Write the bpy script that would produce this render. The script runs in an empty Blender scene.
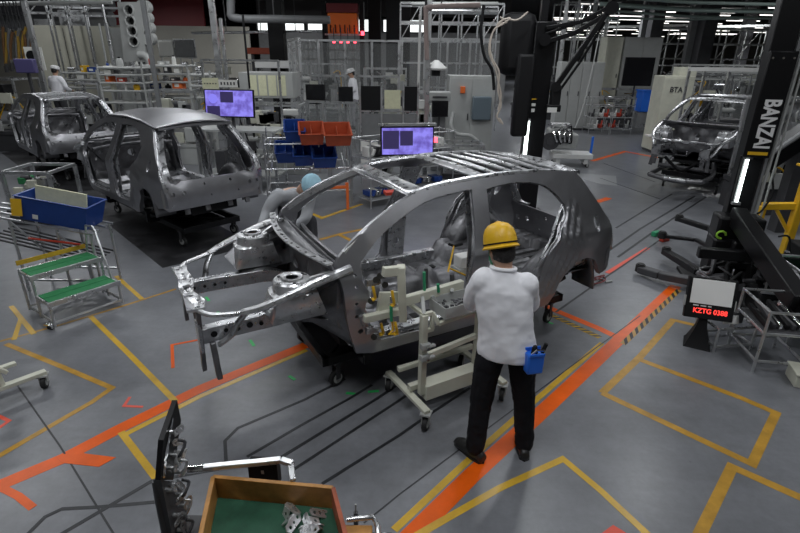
import bpy, math, random
from math import pi, sin, cos, radians as R, atan2, hypot
from mathutils import Vector as V, Matrix
from mathutils.geometry import delaunay_2d_cdt
rnd = random.Random(7)
SC = bpy.context.scene
COL = SC.collection
# ------------------------------------------------------------------ camera
FPX, PITCH, ROLL, CH = 515.0, R(22.4), R(0.72), 2.65
cd = bpy.data.cameras.new('camera'); cam = bpy.data.objects.new('camera', cd); COL.objects.link(cam)
cd.sensor_width = 36; cd.lens = FPX / 800 * 36; cd.clip_end = 300; cd.clip_start = 0.05
cam.matrix_world = Matrix.Translation((0, 0, CH)) @ Matrix.Rotation(pi / 2 - PITCH, 4, 'X') @ Matrix.Rotation(ROLL, 4, 'Z')
SC.camera = cam
def ray(x, y):
    u = (x - 400) / FPX; v = -(y - 266.5) / FPX; c, s = cos(ROLL), sin(ROLL)
    a, b = c * u - s * v, s * u + c * v
    return (a, cos(PITCH) + b * sin(PITCH), -sin(PITCH) + b * cos(PITCH))
def G(x, y, z=0.0):                      # a measured photo point -> the world point at height z
    d = ray(x, y); t = (z - CH) / d[2]; return V((d[0] * t, d[1] * t, z))
def GY(x, y, Y):                         # the same at a known distance
    d = ray(x, y); t = Y / d[1]; return V((d[0] * t, Y, CH + d[2] * t))
# ------------------------------------------------------------------ materials
MATS = {}
def mat(name, col, rough=.5, metal=0., emit=None, es=1., noise=0., nscale=6., bump=0., bscale=40., alpha=1., trans=0., spec=.5, rvar=0., coat=0.):
    if name in MATS: return MATS[name]
    m = bpy.data.materials.new(name); m.use_nodes = True; nt = m.node_tree; b = nt.nodes['Principled BSDF']
    b.inputs['Base Color'].default_value = (*col, 1); b.inputs['Roughness'].default_value = rough; b.inputs['Metallic'].default_value = metal
    b.inputs['Specular IOR Level'].default_value = spec
    if coat: b.inputs['Coat Weight'].default_value = coat
    if emit: b.inputs['Emission Color'].default_value = (*emit, 1); b.inputs['Emission Strength'].default_value = es
    if alpha < 1: b.inputs['Alpha'].default_value = alpha
    if trans: b.inputs['Transmission Weight'].default_value = trans
    tc = nt.nodes.new('ShaderNodeTexCoord')
    if noise or rvar:
        n = nt.nodes.new('ShaderNodeTexNoise'); n.inputs['Scale'].default_value = nscale; n.inputs['Detail'].default_value = 6; n.inputs['Roughness'].default_value = .62
        nt.links.new(tc.outputs['Object'], n.inputs['Vector'])
        if noise:
            r = nt.nodes.new('ShaderNodeMapRange'); r.inputs[1].default_value = .3; r.inputs[2].default_value = .7
            r.inputs[3].default_value = 1 - noise; r.inputs[4].default_value = 1 + noise
            nt.links.new(n.outputs['Fac'], r.inputs[0])
            mx = nt.nodes.new('ShaderNodeVectorMath'); mx.operation = 'SCALE'; mx.inputs[0].default_value = col
            nt.links.new(r.outputs[0], mx.inputs['Scale']); nt.links.new(mx.outputs[0], b.inputs['Base Color'])
        if rvar:
            r2 = nt.nodes.new('ShaderNodeMapRange'); r2.inputs[1].default_value = .35; r2.inputs[2].default_value = .65
            r2.inputs[3].default_value = max(.05, rough - rvar); r2.inputs[4].default_value = rough + rvar
            nt.links.new(n.outputs['Fac'], r2.inputs[0]); nt.links.new(r2.outputs[0], b.inputs['Roughness'])
    if bump:
        n2 = nt.nodes.new('ShaderNodeTexNoise'); n2.inputs['Scale'].default_value = bscale; n2.inputs['Detail'].default_value = 3
        nt.links.new(tc.outputs['Object'], n2.inputs['Vector'])
        bp = nt.nodes.new('ShaderNodeBump'); bp.inputs['Strength'].default_value = bump; bp.inputs['Distance'].default_value = .02
        nt.links.new(n2.outputs['Fac'], bp.inputs['Height']); nt.links.new(bp.outputs[0], b.inputs['Normal'])
    MATS[name] = m; return m
steel = mat('body_steel', (.385, .385, .405), .33, .85, noise=.08, nscale=5, rvar=.02)
bright = mat('bright_galvanised_steel', (.68, .685, .7), .34, .85, noise=.14, nscale=18, rvar=.1, bump=.04, bscale=30)
galv = mat('galvanised_steel', (.45, .455, .47), .33, .9, noise=.3, nscale=14, rvar=.12, bump=.12, bscale=16)
dsteel = mat('dark_steel', (.2, .2, .21), .42, .8, noise=.3, nscale=9, rvar=.12, bump=.2, bscale=20)
alu = mat('aluminium', (.62, .63, .64), .32, .85, rvar=.08, noise=.08)
chrome = mat('chrome', (.8, .8, .8), .13, 1.)
cream = mat('cream_paint', (.62, .62, .52), .42, 0, noise=.08, nscale=5)
cream2 = mat('beige_cabinet_paint', (.5, .49, .41), .5, 0, noise=.06, nscale=2)
white = mat('white_paint', (.75, .75, .73), .45, noise=.04)
paper = mat('white_paper', (.8, .8, .76), .7)
ypaper = mat('yellowish_sheet', (.72, .72, .5), .7, noise=.08, nscale=20)
black = mat('black_paint', (.007, .007, .008), .35, spec=.3)
mblack = mat('matt_black', (.009, .009, .01), .6, spec=.25)
rubber = mat('black_rubber', (.02, .02, .02), .65)
dgrey = mat('dark_grey_paint', (.06, .06, .065), .5, noise=.15)
mgrey = mat('mid_grey_paint', (.2, .205, .21), .5, noise=.1)
lgrey = mat('light_grey_paint', (.42, .43, .42), .5, noise=.07, nscale=3)
blue = mat('blue_plastic', (.012, .05, .24), .38, noise=.1)
bblue = mat('bright_blue_plastic', (.02, .16, .75), .4)
red = mat('red_plastic', (.5, .05, .025), .45)
orange = mat('orange_paint', (.8, .16, .03), .45)
orred = mat('orange_red_plastic', (.42, .075, .03), .45, noise=.15)
yellow = mat('yellow_paint', (.80, .47, .02), .4, noise=.08)
green = mat('green_mat', (.03, .22, .08), .75, noise=.15, nscale=14)
gpaint = mat('green_plastic', (.03, .3, .14), .5)
lime = mat('lime_green', (.3, .6, .05), .5)
def emis(name, col, s): return mat(name, (0.02, .02, .02), .5, 0, emit=col, es=s)
# ------------------------------------------------------------------ mesh builder
class MB:
    def __init__(s): s.v = []; s.f = []
    def add(s, vs, fs, m=None):
        o = len(s.v)
        s.v += [tuple(m @ V(p)) if m else tuple(p) for p in vs]; s.f += [tuple(i + o for i in f) for f in fs]; return s
    def box(s, c, d, rz=0, m=None):
        x, y, z = d[0] / 2, d[1] / 2, d[2] / 2
        vs = [V((a * x, b * y, e * z)) for e in (-1, 1) for a, b in ((-1, -1), (1, -1), (1, 1), (-1, 1))]
        T = Matrix.Translation(c) @ Matrix.Rotation(rz, 4, 'Z')
        if m: T = m @ T
        return s.add(vs, [(3, 2, 1, 0), (4, 5, 6, 7), (0, 1, 5, 4), (1, 2, 6, 5), (2, 3, 7, 6), (3, 0, 4, 7)], T)
    def bar(s, p, q, w, h=None, up=(0, 0, 1)):
        h = h or w; p, q = V(p), V(q); d = (q - p)
        if d.length < 1e-6: return s
        d.normalize(); u = V(up)
        if abs(d.dot(u)) > .97: u = V((1, 0, 0)) if abs(d.x) < .9 else V((0, 1, 0))
        a = d.cross(u).normalized(); b = a.cross(d)
        vs = [e + a * (i * w / 2) + b * (j * h / 2) for e in (p, q) for i, j in ((-1, -1), (1, -1), (1, 1), (-1, 1))]
        return s.add(vs, [(3, 2, 1, 0), (4, 5, 6, 7), (0, 1, 5, 4), (1, 2, 6, 5), (2, 3, 7, 6), (3, 0, 4, 7)])
    def tube(s, pts, r, n=8, closed=False, flat=1.):
        pts = [V(p) for p in pts]; N = len(pts); rr = r if isinstance(r, (list, tuple)) else [r] * N
        t0 = (pts[1] - pts[0]).normalized(); up = V((0, 0, 1)) if abs(t0.z) < .9 else V((1, 0, 0))
        a = t0.cross(up).normalized(); vs = []
        for i, p in enumerate(pts):
            if closed: t = pts[(i + 1) % N] - pts[i - 1]
            else: t = pts[min(i + 1, N - 1)] - pts[max(i - 1, 0)]
            t.normalize(); a = (a - t * a.dot(t))
            a = a.normalized() if a.length > 1e-5 else t.orthogonal().normalized()
            b = t.cross(a)
            vs += [p + a * (cos(k * 2 * pi / n) * rr[i]) + b * (sin(k * 2 * pi / n) * rr[i] * flat) for k in range(n)]
        fs = [(i * n + k, i * n + (k + 1) % n, (i + 1) % N * n + (k + 1) % n, (i + 1) % N * n + k) for i in range(N if closed else N - 1) for k in range(n)]
        if not closed: fs += [tuple(range(n))[::-1], tuple(range((N - 1) * n, N * n))]
        return s.add(vs, fs)
    def cyl(s, p, q, r, n=14, r2=None): return s.tube([p, q], [r, r2 if r2 is not None else r], n)
    def lathe(s, prof, c=(0, 0, 0), n=20, m=None):
        vs = [(r * cos(k * 2 * pi / n), r * sin(k * 2 * pi / n), z) for r, z in prof for k in range(n)]
        fs = [(i * n + k, i * n + (k + 1) % n, (i + 1) * n + (k + 1) % n, (i + 1) * n + k) for i in range(len(prof) - 1) for k in range(n)]
        fs += [tuple(range(n))[::-1], tuple(range((len(prof) - 1) * n, len(prof) * n))]
        T = Matrix.Translation(c)
        if m: T = T @ m
        return s.add(vs, fs, T)
    def grid(s, f, na, nb):
        vs = [f(i / na, j / nb) for i in range(na + 1) for j in range(nb + 1)]
        return s.add(vs, [(i * (nb + 1) + j, (i + 1) * (nb + 1) + j, (i + 1) * (nb + 1) + j + 1, i * (nb + 1) + j + 1) for i in range(na) for j in range(nb)])
    def prism(s, poly, z0, z1, m=None):
        n = len(poly); vs = [(x, y, z0) for x, y in poly] + [(x, y, z1) for x, y in poly]
        return s.add(vs, [tuple(range(n))[::-1], tuple(range(n, 2 * n))] + [(i, (i + 1) % n, n + (i + 1) % n, n + i) for i in range(n)], m)
    def build(s, name, m, parent=None, ang=40, bevel=0, thick=0, sub=0, loc=None, label=None):
        me = bpy.data.meshes.new(name); me.from_pydata(s.v, [], s.f); me.validate(); me.update()
        me.materials.append(m)
        if ang:
            me.shade_smooth(); me.set_sharp_from_angle(angle=R(ang))
        o = bpy.data.objects.new(name, me); COL.objects.link(o)
        if parent: o.parent = parent
        if loc: o.location = loc
        if thick:
            k = o.modifiers.new('s', 'SOLIDIFY'); k.thickness = thick; k.offset = 0
        if bevel:
            k = o.modifiers.new('b', 'BEVEL'); k.width = bevel; k.segments = 2; k.limit_method = 'ANGLE'; k.angle_limit = R(40)
        if sub:
            k = o.modifiers.new('u', 'SUBSURF'); k.levels = sub; k.render_levels = sub
        if label: o['label'] = label
        return o
def tag(o, label, cat, group=None, kind=None):
    if label: o['label'] = label
    if cat: o['category'] = cat
    if group: o['group'] = group
    if kind: o['kind'] = kind
    return o
def thing(name, label, cat, loc=(0, 0, 0), rz=0, group=None):
    o = bpy.data.objects.new(name, None); COL.objects.link(o); o.location = loc; o.rotation_euler = (0, 0, rz); o.empty_display_size = .1
    return tag(o, label, cat, group)
def struct(o): o['kind'] = 'structure'; return o
def copy_tree(o, parent=None):
    c = o.copy(); COL.objects.link(c); c.parent = parent
    for ch in list(o.children):
        copy_tree(ch, c)
    return c
def dup(o, loc, rz=0, label=None, group=None, scale=None):
    c = copy_tree(o); c.location = loc; c.rotation_euler = (0, 0, rz)
    if scale: c.scale = scale
    if label: c['label'] = label
    if group: c['group'] = group
    elif 'group' in c.keys() and group == '': del c['group']
    return c
def spl(pts, k=6):                        # open Catmull-Rom through points
    pts = [V(p) for p in pts]; out = []
    for i in range(len(pts) - 1):
        p0 = pts[max(i - 1, 0)]; p1 = pts[i]; p2 = pts[i + 1]; p3 = pts[min(i + 2, len(pts) - 1)]
        for j in range(k):
            t = j / k; out.append(.5 * ((2 * p1) + (p2 - p0) * t + (2 * p0 - 5 * p1 + 4 * p2 - p3) * t * t + (3 * p1 - p0 - 3 * p2 + p3) * t ** 3))
    out.append(pts[-1]); return out
def inside(p, poly):
    x, y = p[0], p[1]; c = False; j = len(poly) - 1
    for i in range(len(poly)):
        a, b = poly[i], poly[j]
        if (a[1] > y) != (b[1] > y) and x < (b[0] - a[0]) * (y - a[1]) / (b[1] - a[1]) + a[0]: c = not c
        j = i
    return c
def circ(cx, cy, r, n=10, ry=None): return [(cx + r * cos(k * 2 * pi / n), cy + (ry or r) * sin(k * 2 * pi / n)) for k in range(n)]
def rect(x0, y0, x1, y1): return [(x0, y0), (x1, y0), (x1, y1), (x0, y1)]
def plate(outer, holes, f, g, step=.08, mb=None):
    """sheet with real holes: f(a,b) is the outer skin, g(a,b) the inner one"""
    loops = [[(p[0], p[1]) for p in outer]] + [[(p[0], p[1]) for p in h] for h in holes]
    vs = []; es = []
    for L in loops:
        o = len(vs); vs += L; es += [(o + i, o + (i + 1) % len(L)) for i in range(len(L))]
    x0 = min(p[0] for p in loops[0]); x1 = max(p[0] for p in loops[0]); y0 = min(p[1] for p in loops[0]); y1 = max(p[1] for p in loops[0])
    def okp(p):
        if not inside(p, loops[0]) or any(inside(p, h) for h in loops[1:]): return False
        return all((p[0] - q[0]) ** 2 + (p[1] - q[1]) ** 2 > (step * .35) ** 2 for L in loops for q in L)
    i = 1
    while x0 + i * step < x1:
        j = 1
        while y0 + j * step < y1:
            p = (x0 + i * step, y0 + j * step)
            if okp(p): vs.append(p)
            j += 1
        i += 1
    r = delaunay_2d_cdt([V(p) for p in vs], es, [], 0, 1e-6)
    pv, fc = r[0], r[2]; tri = []
    for t in fc:
        c = ((pv[t[0]].x + pv[t[1]].x + pv[t[2]].x) / 3, (pv[t[0]].y + pv[t[1]].y + pv[t[2]].y) / 3)
        if inside(c, loops[0]) and not any(inside(c, h) for h in loops[1:]): tri.append(tuple(t))
    n = len(pv); V1 = [f(p.x, p.y) for p in pv] + [g(p.x, p.y) for p in pv]
    cnt = {}
    for t in tri:
        for k in range(3):
            e = (t[k], t[(k + 1) % 3]); cnt[e] = cnt.get(e, 0) + 1
    F = [t for t in tri] + [tuple(i + n for i in t[::-1]) for t in tri]
    for (a, b) in cnt:
        if (b, a) not in cnt: F.append((b, a, a + n, b + n))
    mb = mb or MB(); mb.add(V1, F); return mb
# ------------------------------------------------------------------ bare car body.  local x rearward, y = to the body's right, z up (ground-less, dz added by the dolly)
def Wf(u, z):
    w = .80 if z < .85 else .80 - (z - .85) * .436
    if u < .6: w -= (.6 - u) * .12
    if u > 2.9: w -= (u - 2.9) ** 2 * .55
    if z < .3: w -= (.3 - z) * .25
    if .62 < z < .9: w += .012 * sin((z - .62) / .28 * pi)
    if u > 2.2 and z < .75:                                   # flared wheel arch
        d = hypot(u - 2.66, z - .3)
        if d < .5: w += .02 * max(0, 1 - abs(d - .33) / .17)
    if 2.2 < u < 2.75 and .3 < z < 1.15:                      # pressed creases behind the rear door
        w += .010 * sin(((u - 2.2) - (z - .3) * .42) * 75)
    return w
def seg(*a): return [(p.x, p.y) for p in spl([(x, y, 0) for x, y in a], 5)]
OUT = (seg((.46, .22), (.40, .45), (.365, .75), (.33, .93)) + seg((.36, 1.01), (.50, 1.122), (.68, 1.227), (.89, 1.318), (1.08, 1.38), (1.32, 1.425), (1.92, 1.45), (2.44, 1.43), (2.80, 1.385))
       + seg((2.86, 1.33), (2.97, 1.18), (3.09, 1.02), (3.18, .90), (3.24, .7), (3.28, .52), (3.28, .40))
       + seg((3.10, .38), (3.04, .47), (2.94, .58), (2.80, .61), (2.66, .55), (2.54, .38), (2.44, .2)) + seg((2.36, .19), (1.5, .19), (.6, .19)))
FD = (seg((.52, .965), (.70, 1.112), (.94, 1.232), (1.19, 1.32), (1.52, 1.355)) + seg((1.61, 1.355), (1.57, 1.05), (1.50, .79), (1.47, .5), (1.44, .36)) + seg((1.38, .31), (1.0, .30), (.66, .31)) + seg((.58, .36), (.53, .61), (.56, .72), (.51, .82)))
RD = (seg((1.76, 1.345), (2.05, 1.365), (2.34, 1.33), (2.50, 1.24), (2.60, 1.12)) + seg((2.60, 1.03), (2.44, .84), (2.32, .66), (2.27, .46), (2.22, .35)) + seg((2.14, .31), (1.9, .30), (1.72, .31)) + seg((1.66, .38), (1.64, .6), (1.66, .79), (1.73, 1.06)))
SLOT = circ(2.965, .925, .042, 14, .075)
def car_body(label, group, roof=False, hero=False):
    t = thing('car_body', label, 'car body', group=group)
    for sg in (1, -1):
        hinge = [circ(.46, z, .014, 8) for z in (.55, .66, .8, .88)] + [circ(.49, .42, .022, 8)]
        m = plate(OUT, [FD, RD, SLOT] + hinge, lambda u, z: (u, -sg * Wf(u, z), z), lambda u, z: (u, -sg * (Wf(u, z) - (.05 if z < 1.0 else .03)), z), .026 if hero else .07)
        sp = m.build('side_panel', steel, t, 50)
        for nm, L, s in (('front_door_opening_flange', FD, .012), ('rear_door_opening_flange', RD, .014)):
            n = len(L); mb = MB(); cx = sum(p[0] for p in L) / n; cz = sum(p[1] for p in L) / n
            rows = []
            for k in range(n):
                a, b, c = L[k - 1], L[k], L[(k + 1) % n]; d = V((c[0] - a[0], c[1] - a[1])); d = d.normalized() if d.length > 1e-6 else V((1, 0)); nn = V((-d.y, d.x))
                if nn.dot(V((cx - b[0], cz - b[1]))) < 0: nn = -nn
                q = (b[0] + nn.x * s, b[1] + nn.y * s)
                rows.append([(b[0], -sg * (Wf(*b) - .018), b[1]), (q[0], -sg * (Wf(*q) - .022), q[1]), (q[0], -sg * (Wf(*q) - .026), q[1]), (b[0], -sg * (Wf(*b) - .03), b[1])])
            vs = [p for r in rows for p in r]; fs = [(i * 4 + k, (i + 1) % n * 4 + k, (i + 1) % n * 4 + (k + 1) % 4, i * 4 + (k + 1) % 4) for i in range(n) for k in range(4)]
            mb.add(vs, fs); mb.build(nm, galv, sp)
        m = MB(); P = spl([(.42, .68, 1.03), (.60, .635, 1.145), (.89, .565, 1.285), (1.10, .53, 1.355)], 6)
        for a, b in zip(P, P[1:]): m.bar((a.x, -sg * a.y, a.z), (b.x, -sg * b.y, b.z), .035, .05)
        m.build('windscreen_pillar_inner', bright, t)
        # inner rocker and pillar reinforcement
        m = MB(); m.bar((.5, -sg * .70, .27), (2.3, -sg * .70, .27), .1, .13); m.build('rocker_inner', galv, t, bevel=.01)
        m = plate([(1.50, .3), (1.70, .3), (1.73, .9), (1.79, 1.34), (1.58, 1.34), (1.52, .9)], [circ(1.60, .75, .03, 8), circ(1.61, .5, .04, 8), circ(1.66, 1.1, .02, 8)],
                  lambda u, z: (u, -sg * (Wf(u, z) - .075), z), lambda u, z: (u, -sg * (Wf(u, z) - .085), z), .1); m.build('pillar_reinforcement', galv, t)
        # rear wheelhouse
        m = MB(); m.grid(lambda a, b: (2.62 - cos(a * pi) * .40, -sg * (.80 - sin(b * pi / 2) * .28), .24 + sin(a * pi) * (.10 + .40 * cos((b * .85) ** 2 * pi / 2))), 18, 8); m.build('rear_wheelhouse', dsteel, t, thick=.012)
        m = plate([(2.25, .45), (3.1, .45), (2.86, .74), (2.80, 1.1), (2.72, 1.36), (2.55, 1.3), (2.66, 1.1), (2.45, .85)], [circ(2.75, .98, .07, 10), circ(2.6, .75, .03, 8), circ(2.72, 1.18, .03, 8)],
                  lambda u, z: (u, -sg * (Wf(u, z) - .10 - .015 * sin(u * 30) * sin(z * 25)), z), lambda u, z: (u, -sg * (Wf(u, z) - .115), z), .05); m.build('quarter_inner', galv, t)
        # strut tower
        m = MB(); cx, cy, zt = .05, -sg * .57, .875; n = 24
        ring = lambda r, z, ex=0: [(cx + r * cos(k * 2 * pi / n) * (1 + ex), cy + r * sin(k * 2 * pi / n), z) for k in range(n)]
        def base(k):
            a = k * 2 * pi / n; x, y = cos(a), sin(a); q = max(abs(x), abs(y)); x, y = x / q, y / q
            return (cx + x * .20, cy + y * .15, .60)
        rows = [ring(.045, zt), ring(.075, zt + .004), ring(.08, zt - .01), ring(.125, zt - .01), ring(.135, zt - .02), ring(.142, zt - .09)]
        rows.append([tuple((V(a) * .55 + V(base(k)) * .45) + V((0, 0, .07))) for k, a in enumerate(rows[-1])]); rows.append([base(k) for k in range(n)])
        vs = [p for r in rows for p in r]; m.add(vs, [(i * n + k, i * n + (k + 1) % n, (i + 1) * n + (k + 1) % n, (i + 1) * n + k) for i in range(len(rows) - 1) for k in range(n)])
        st = m.build('strut_tower', bright, t, 35, thick=.008)
        for k in range(3):
            m = MB(); m.cyl((cx + .1 * cos(k * 2.09 + .4), cy + .1 * sin(k * 2.09 + .4), zt - .012), (cx + .1 * cos(k * 2.09 + .4), cy + .1 * sin(k * 2.09 + .4), zt + .004), .012, 8); m.build('mount_bolt', dsteel, st)
        # wheelhouse liner hanging between the tower and the hinge pillar
        m = MB(); m.grid(lambda a, b: (.12 + a * .31 + .02 * sin(b * 9), -sg * (.50 + .20 * a ** 1.5 + .03 * sin(b * 3)), .80 - b * (.30 + .22 * a)), 10, 10); m.build('wheelhouse_liner', dsteel, t, 50, thick=.01)
        for k, (u0, w0, z0, u1, w1, z1) in enumerate(((.1, .50, .60, .42, .60, .66), (.12, .52, .5, .42, .66, .45), (.16, .60, .84, .40, .70, .92))):
            m = MB(); m.bar((u0, -sg * w0, z0), (u1, -sg * w1, z1), .03, .045); m.build('reinforcement_rib', bright if k != 1 else dsteel, t, bevel=.006)
        # lower front rail
        m = MB(); P = [(-.60, .44, .50), (-.45, .44, .51), (-.1, .43, .51), (.15, .42, .50), (.35, .40, .40), (.55, .40, .27)]
        P = spl([(a, -sg * b, c) for a, b, c in P], 4); vs = []
        for p in P:
            for i, j in ((-1, -1), (1, -1), (1, 1), (-1, 1)): vs.append((p.x, p.y + i * .036, p.z + j * .06))
        m.add(vs, [(i * 4 + k, i * 4 + (k + 1) % 4, i * 4 + 4 + (k + 1) % 4, i * 4 + 4 + k) for i in range(len(P) - 1) for k in range(4)] + [(3, 2, 1, 0), tuple(len(vs) - 4 + k for k in range(4))])
        fr = m.build('front_rail', galv, t, bevel=.008)
        m = MB()
        for k in range(9):
            x = -.52 + k * .085; m.cyl((x, -sg * .479, .51 + .01 * (k % 2)), (x, -sg * .482, .51 + .01 * (k % 2)), .016 if k % 3 else .024, 10); m.cyl((x, -sg * .401, .51), (x, -sg * .398, .51), .014, 8)
        m.build('rail_hole_pattern', mblack, fr)
        m = MB(); m.box((-.615, -sg * .44, .5), (.02, .17, .2)); m.build('rail_end_plate', galv, fr)
        # apron between rail and upper member
        ap = [(-.12, .56), (.0, .555), (.2, .56), (.42, .58), (.42, .86), (.30, .88), (.18, .84), (-.06, .79), (-.22, .70)]
        m = plate(ap, [circ(.33, .72, .045, 10), circ(-.07, .66, .03, 8), circ(.32, .83, .02, 8)], lambda u, z: (u, -sg * (.45 + (z - .55) * .75 + .01 * sin(u * 40)), z), lambda u, z: (u, -sg * (.435 + (z - .55) * .75), z), .05); m.build('apron_panel', dsteel, t)
        # upper member, arcs forward and forks
        P = spl([(a, -sg * b, c) for a, b, c in [(.44, .745, .935), (.2, .74, .88), (0, .735, .82), (-.2, .70, .755), (-.34, .64, .715)]], 5)
        m = MB(); m.tube(P, [.042 - .014 * i / len(P) for i in range(len(P))], 8, flat=.8)
        um = m.build('upper_member', bright, t)
        P = spl([(-.30, -sg * .66, .72), (-.42, -sg * .61, .705), (-.54, -sg * .54, .70), (-.60, -sg * .43, .70)], 5)
        m = MB(); m.tube(P, .021, 8, flat=.8); m.build('support_brace', bright, um)
        P = spl([(-.31, -sg * .65, .715), (-.37, -sg * .60, .62), (-.41, -sg * .56, .52), (-.50, -sg * .52, .44)], 5)
        m = MB(); m.tube(P, [.03] * len(P), 8, flat=.7); m.build('lower_brace', galv, um)
        # radiator support post
        m = plate([(-.03, 0), (.04, 0), (.045, .2), (.04, .46), (-.035, .47), (-.045, .3)], [circ(.0, .12, .012, 8), circ(.0, .34, .014, 8)], lambda a, b: (-.63 + b * .03, -sg * (.43 + a), .22 + b), lambda a, b: (-.60 + b * .03, -sg * (.43 + a * .8), .22 + b), .06)
        po = m.build('radiator_support_post', dsteel, t)
        m = MB(); m.bar((-.54, -sg * .49, .46), (-.53, -sg * .53, .17), .07, .04); m.build('crash_box_bracket', dsteel, po, bevel=.01)
    # radiator support beam, wavy with holes
    def rs(z0):
        return lambda a, b: (b + .02 * sin(a * 14), a, z0 + .012 * sin(a * 22) + (.012 if abs(b + .6) > .035 else 0))
    hs = [circ(a, -.61 + .02 * (i % 2), r, 9) for i, (a, r) in enumerate([(-.37, .02), (-.28, .012), (-.2, .025), (-.1, .012), (0, .03), (.1, .014), (.19, .022), (.28, .012), (.36, .02)])]
    m = plate([(-.46, -.67), (-.2, -.655), (0, -.67), (.2, -.655), (.46, -.67), (.46, -.55), (.3, -.545), (.1, -.56), (-.1, -.56), (-.3, -.545), (-.46, -.55)], hs, rs(.705), rs(.685), .035)
    m.build('radiator_support_beam', bright, t, 30)
    # dash panel, cowl, firewall
    def fw(y): return .30 - .12 * (1 - (y / .72) ** 2)
    m = plate([(-.70, .25), (-.2, .25), (-.17, .38), (.17, .38), (.2, .25), (.70, .25), (.71, .96), (-.71, .96)], [circ(-.35, .6, .05, 10), circ(.3, .55, .035, 10), circ(0, .7, .06, 10), circ(.5, .75, .03, 8), circ(-.5, .8, .025, 8), circ(-.15, .85, .02, 8)],
              lambda y, z: (.36 + (.25 if z < .4 else 0) * (.4 - z) / .15 + .02 * sin(y * 17) * sin(z * 15), -y, z), lambda y, z: (.375 + (.25 if z < .4 else 0) * (.4 - z) / .15 + .02 * sin(y * 17) * sin(z * 15), -y, z), .06)
    m.build('dash_panel', dsteel, t)
    m = MB(); m.grid(lambda a, b: ((.40 - .02 * abs(sin(b * 40))) * (1 - a) + (fw((b - .5) * 1.42) + .0) * a, (b - .5) * 1.44, .93 + .05 * a - .05 * sin(a * pi)), 6, 40); m.build('cowl', dsteel, t, thick=.01)
    m = MB(); P = [(fw((k / 24 - .5) * 1.42) - .005, (k / 24 - .5) * 1.44, .985) for k in range(25)]
    for a, b in zip(P, P[1:]): m.bar(a, b, .055, .012)
    wf = m.build('windscreen_flange', bright, t)
    m = MB()
    for k in range(1, 24, 2): m.cyl((P[k][0], P[k][1], .991), (P[k][0], P[k][1], .9925), .011, 8)
    m.build('flange_hole_pattern', mblack, wf)
    m = MB(); m.tube(spl([(.55, -.66, .84), (.50, -.3, .86), (.50, .3, .86), (.55, .66, .84)], 6), .028, 8); m.build('cross_car_beam', dsteel, t)
    # floor
    def fz(u, w):
        z = .235 + .16 * math.exp(-(w / .13) ** 4) * (1 if u < 2.0 else max(0, 1 - (u - 2.0) / .15))
        for c, h in ((1.0, .08), (1.55, .08)): z += h * math.exp(-((u - c) / .06) ** 4) * (1 if abs(w) < .6 else .3)
        z += .01 * sin(u * 42) * (1 if abs(w) > .18 else 0) * (1 if abs(w) < .6 else 0)
        if u > 2.02: z = max(z, .235 + min(1, (u - 2.02) / .12) * .20 + .01 * sin(w * 50))
        if u > 2.5 and hypot(u - 2.85, w) < .3: z -= .10
        if u < .5: z = max(z, .235 + (.5 - u) * .6)
        return z
    m = MB(); m.grid(lambda a, b: (.42 + a * 2.86, (b - .5) * 1.44, fz(.42 + a * 2.86, (b - .5) * 1.44)), 110 if hero else 60, 50 if hero else 28); m.build('floor_pan', dsteel, t, 50, thick=.01)
    # roof cross members
    def arch(u0, u1, we, crown, zb, th, hole):
        mm = plate([(-we, u0), (we, u0), (we, u1), (0, u1 + .01), (-we, u1)], hole, lambda y, u: (u + .0 - .03 * (1 - (y / we) ** 2) * 0, y, zb + crown * (1 - (y / we) ** 2) + .012 * (1 if abs((u - u0) / (u1 - u0) - .5) < .3 else 0)),
                   lambda y, u: (u, y, zb + crown * (1 - (y / we) ** 2) - th), .05)
        return mm
    hd = [circ(y, 1.085 + .02 * (k % 2), .012 if k % 3 else .02, 8) for k, y in enumerate([-.44, -.38, -.32, -.25, -.18, -.1, -.03, .05, .12, .19, .26, .33, .39, .45])]
    def bend(y): return -.07 * (1 - (y / .52) ** 2)
    m = plate([(-.54, 1.02), (.54, 1.02), (.54, 1.16), (0, 1.17), (-.54, 1.16)], hd, lambda y, u: (u + bend(y), y, 1.375 + (u - 1.02) * .22 + .03 * (1 - (y / .54) ** 2)), lambda y, u: (u + bend(y), y, 1.36 + (u - 1.02) * .22 + .03 * (1 - (y / .54) ** 2)), .045)
    m.build('windscreen_header', bright, t)
    if not roof:
        for k, (u, w) in enumerate(((1.70, .12), (1.93, .035), (2.10, .04), (2.28, .035), (2.46, .04), (2.63, .035))):
            hl = [circ(y, u + w / 2, .02, 8) for y in (-.4, -.27, -.13, 0, .14, .26, .41)] if k == 0 else []
            arch(u, u + w, .54, .018, 1.437 - max(0, u - 2.2) * .05, .012, hl).build('roof_bow', bright, t)
    arch(2.78, 2.90, .53, .03, 1.385, .03, [circ(y, 2.84, .014, 8) for y in (-.35, -.15, .15, .35)]).build('rear_header', galv if not roof else steel, t)
    for sg in (1, -1):
        m = MB(); P = spl([(1.05, .545, 1.365), (1.32, .53, 1.41), (1.92, .52, 1.435), (2.44, .525, 1.415), (2.82, .53, 1.37)], 6)
        m.tube([(a.x, -sg * a.y, a.z) for a in P], .028, 8); m.build('roof_rail', galv, t)
        # hatch opening frame
        A = spl([(2.84, .555, 1.365), (2.97, .62, 1.18), (3.09, .69, 1.02), (3.18, .735, .90), (3.24, .75, .74), (3.27, .74, .6)], 5)
        B = spl([(2.87, .46, 1.36), (3.00, .54, 1.18), (3.11, .59, 1.02), (3.20, .62, .90), (3.26, .60, .78), (3.30, .50, .76)], 5)
        m = MB(); n = len(A); vs = []
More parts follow.
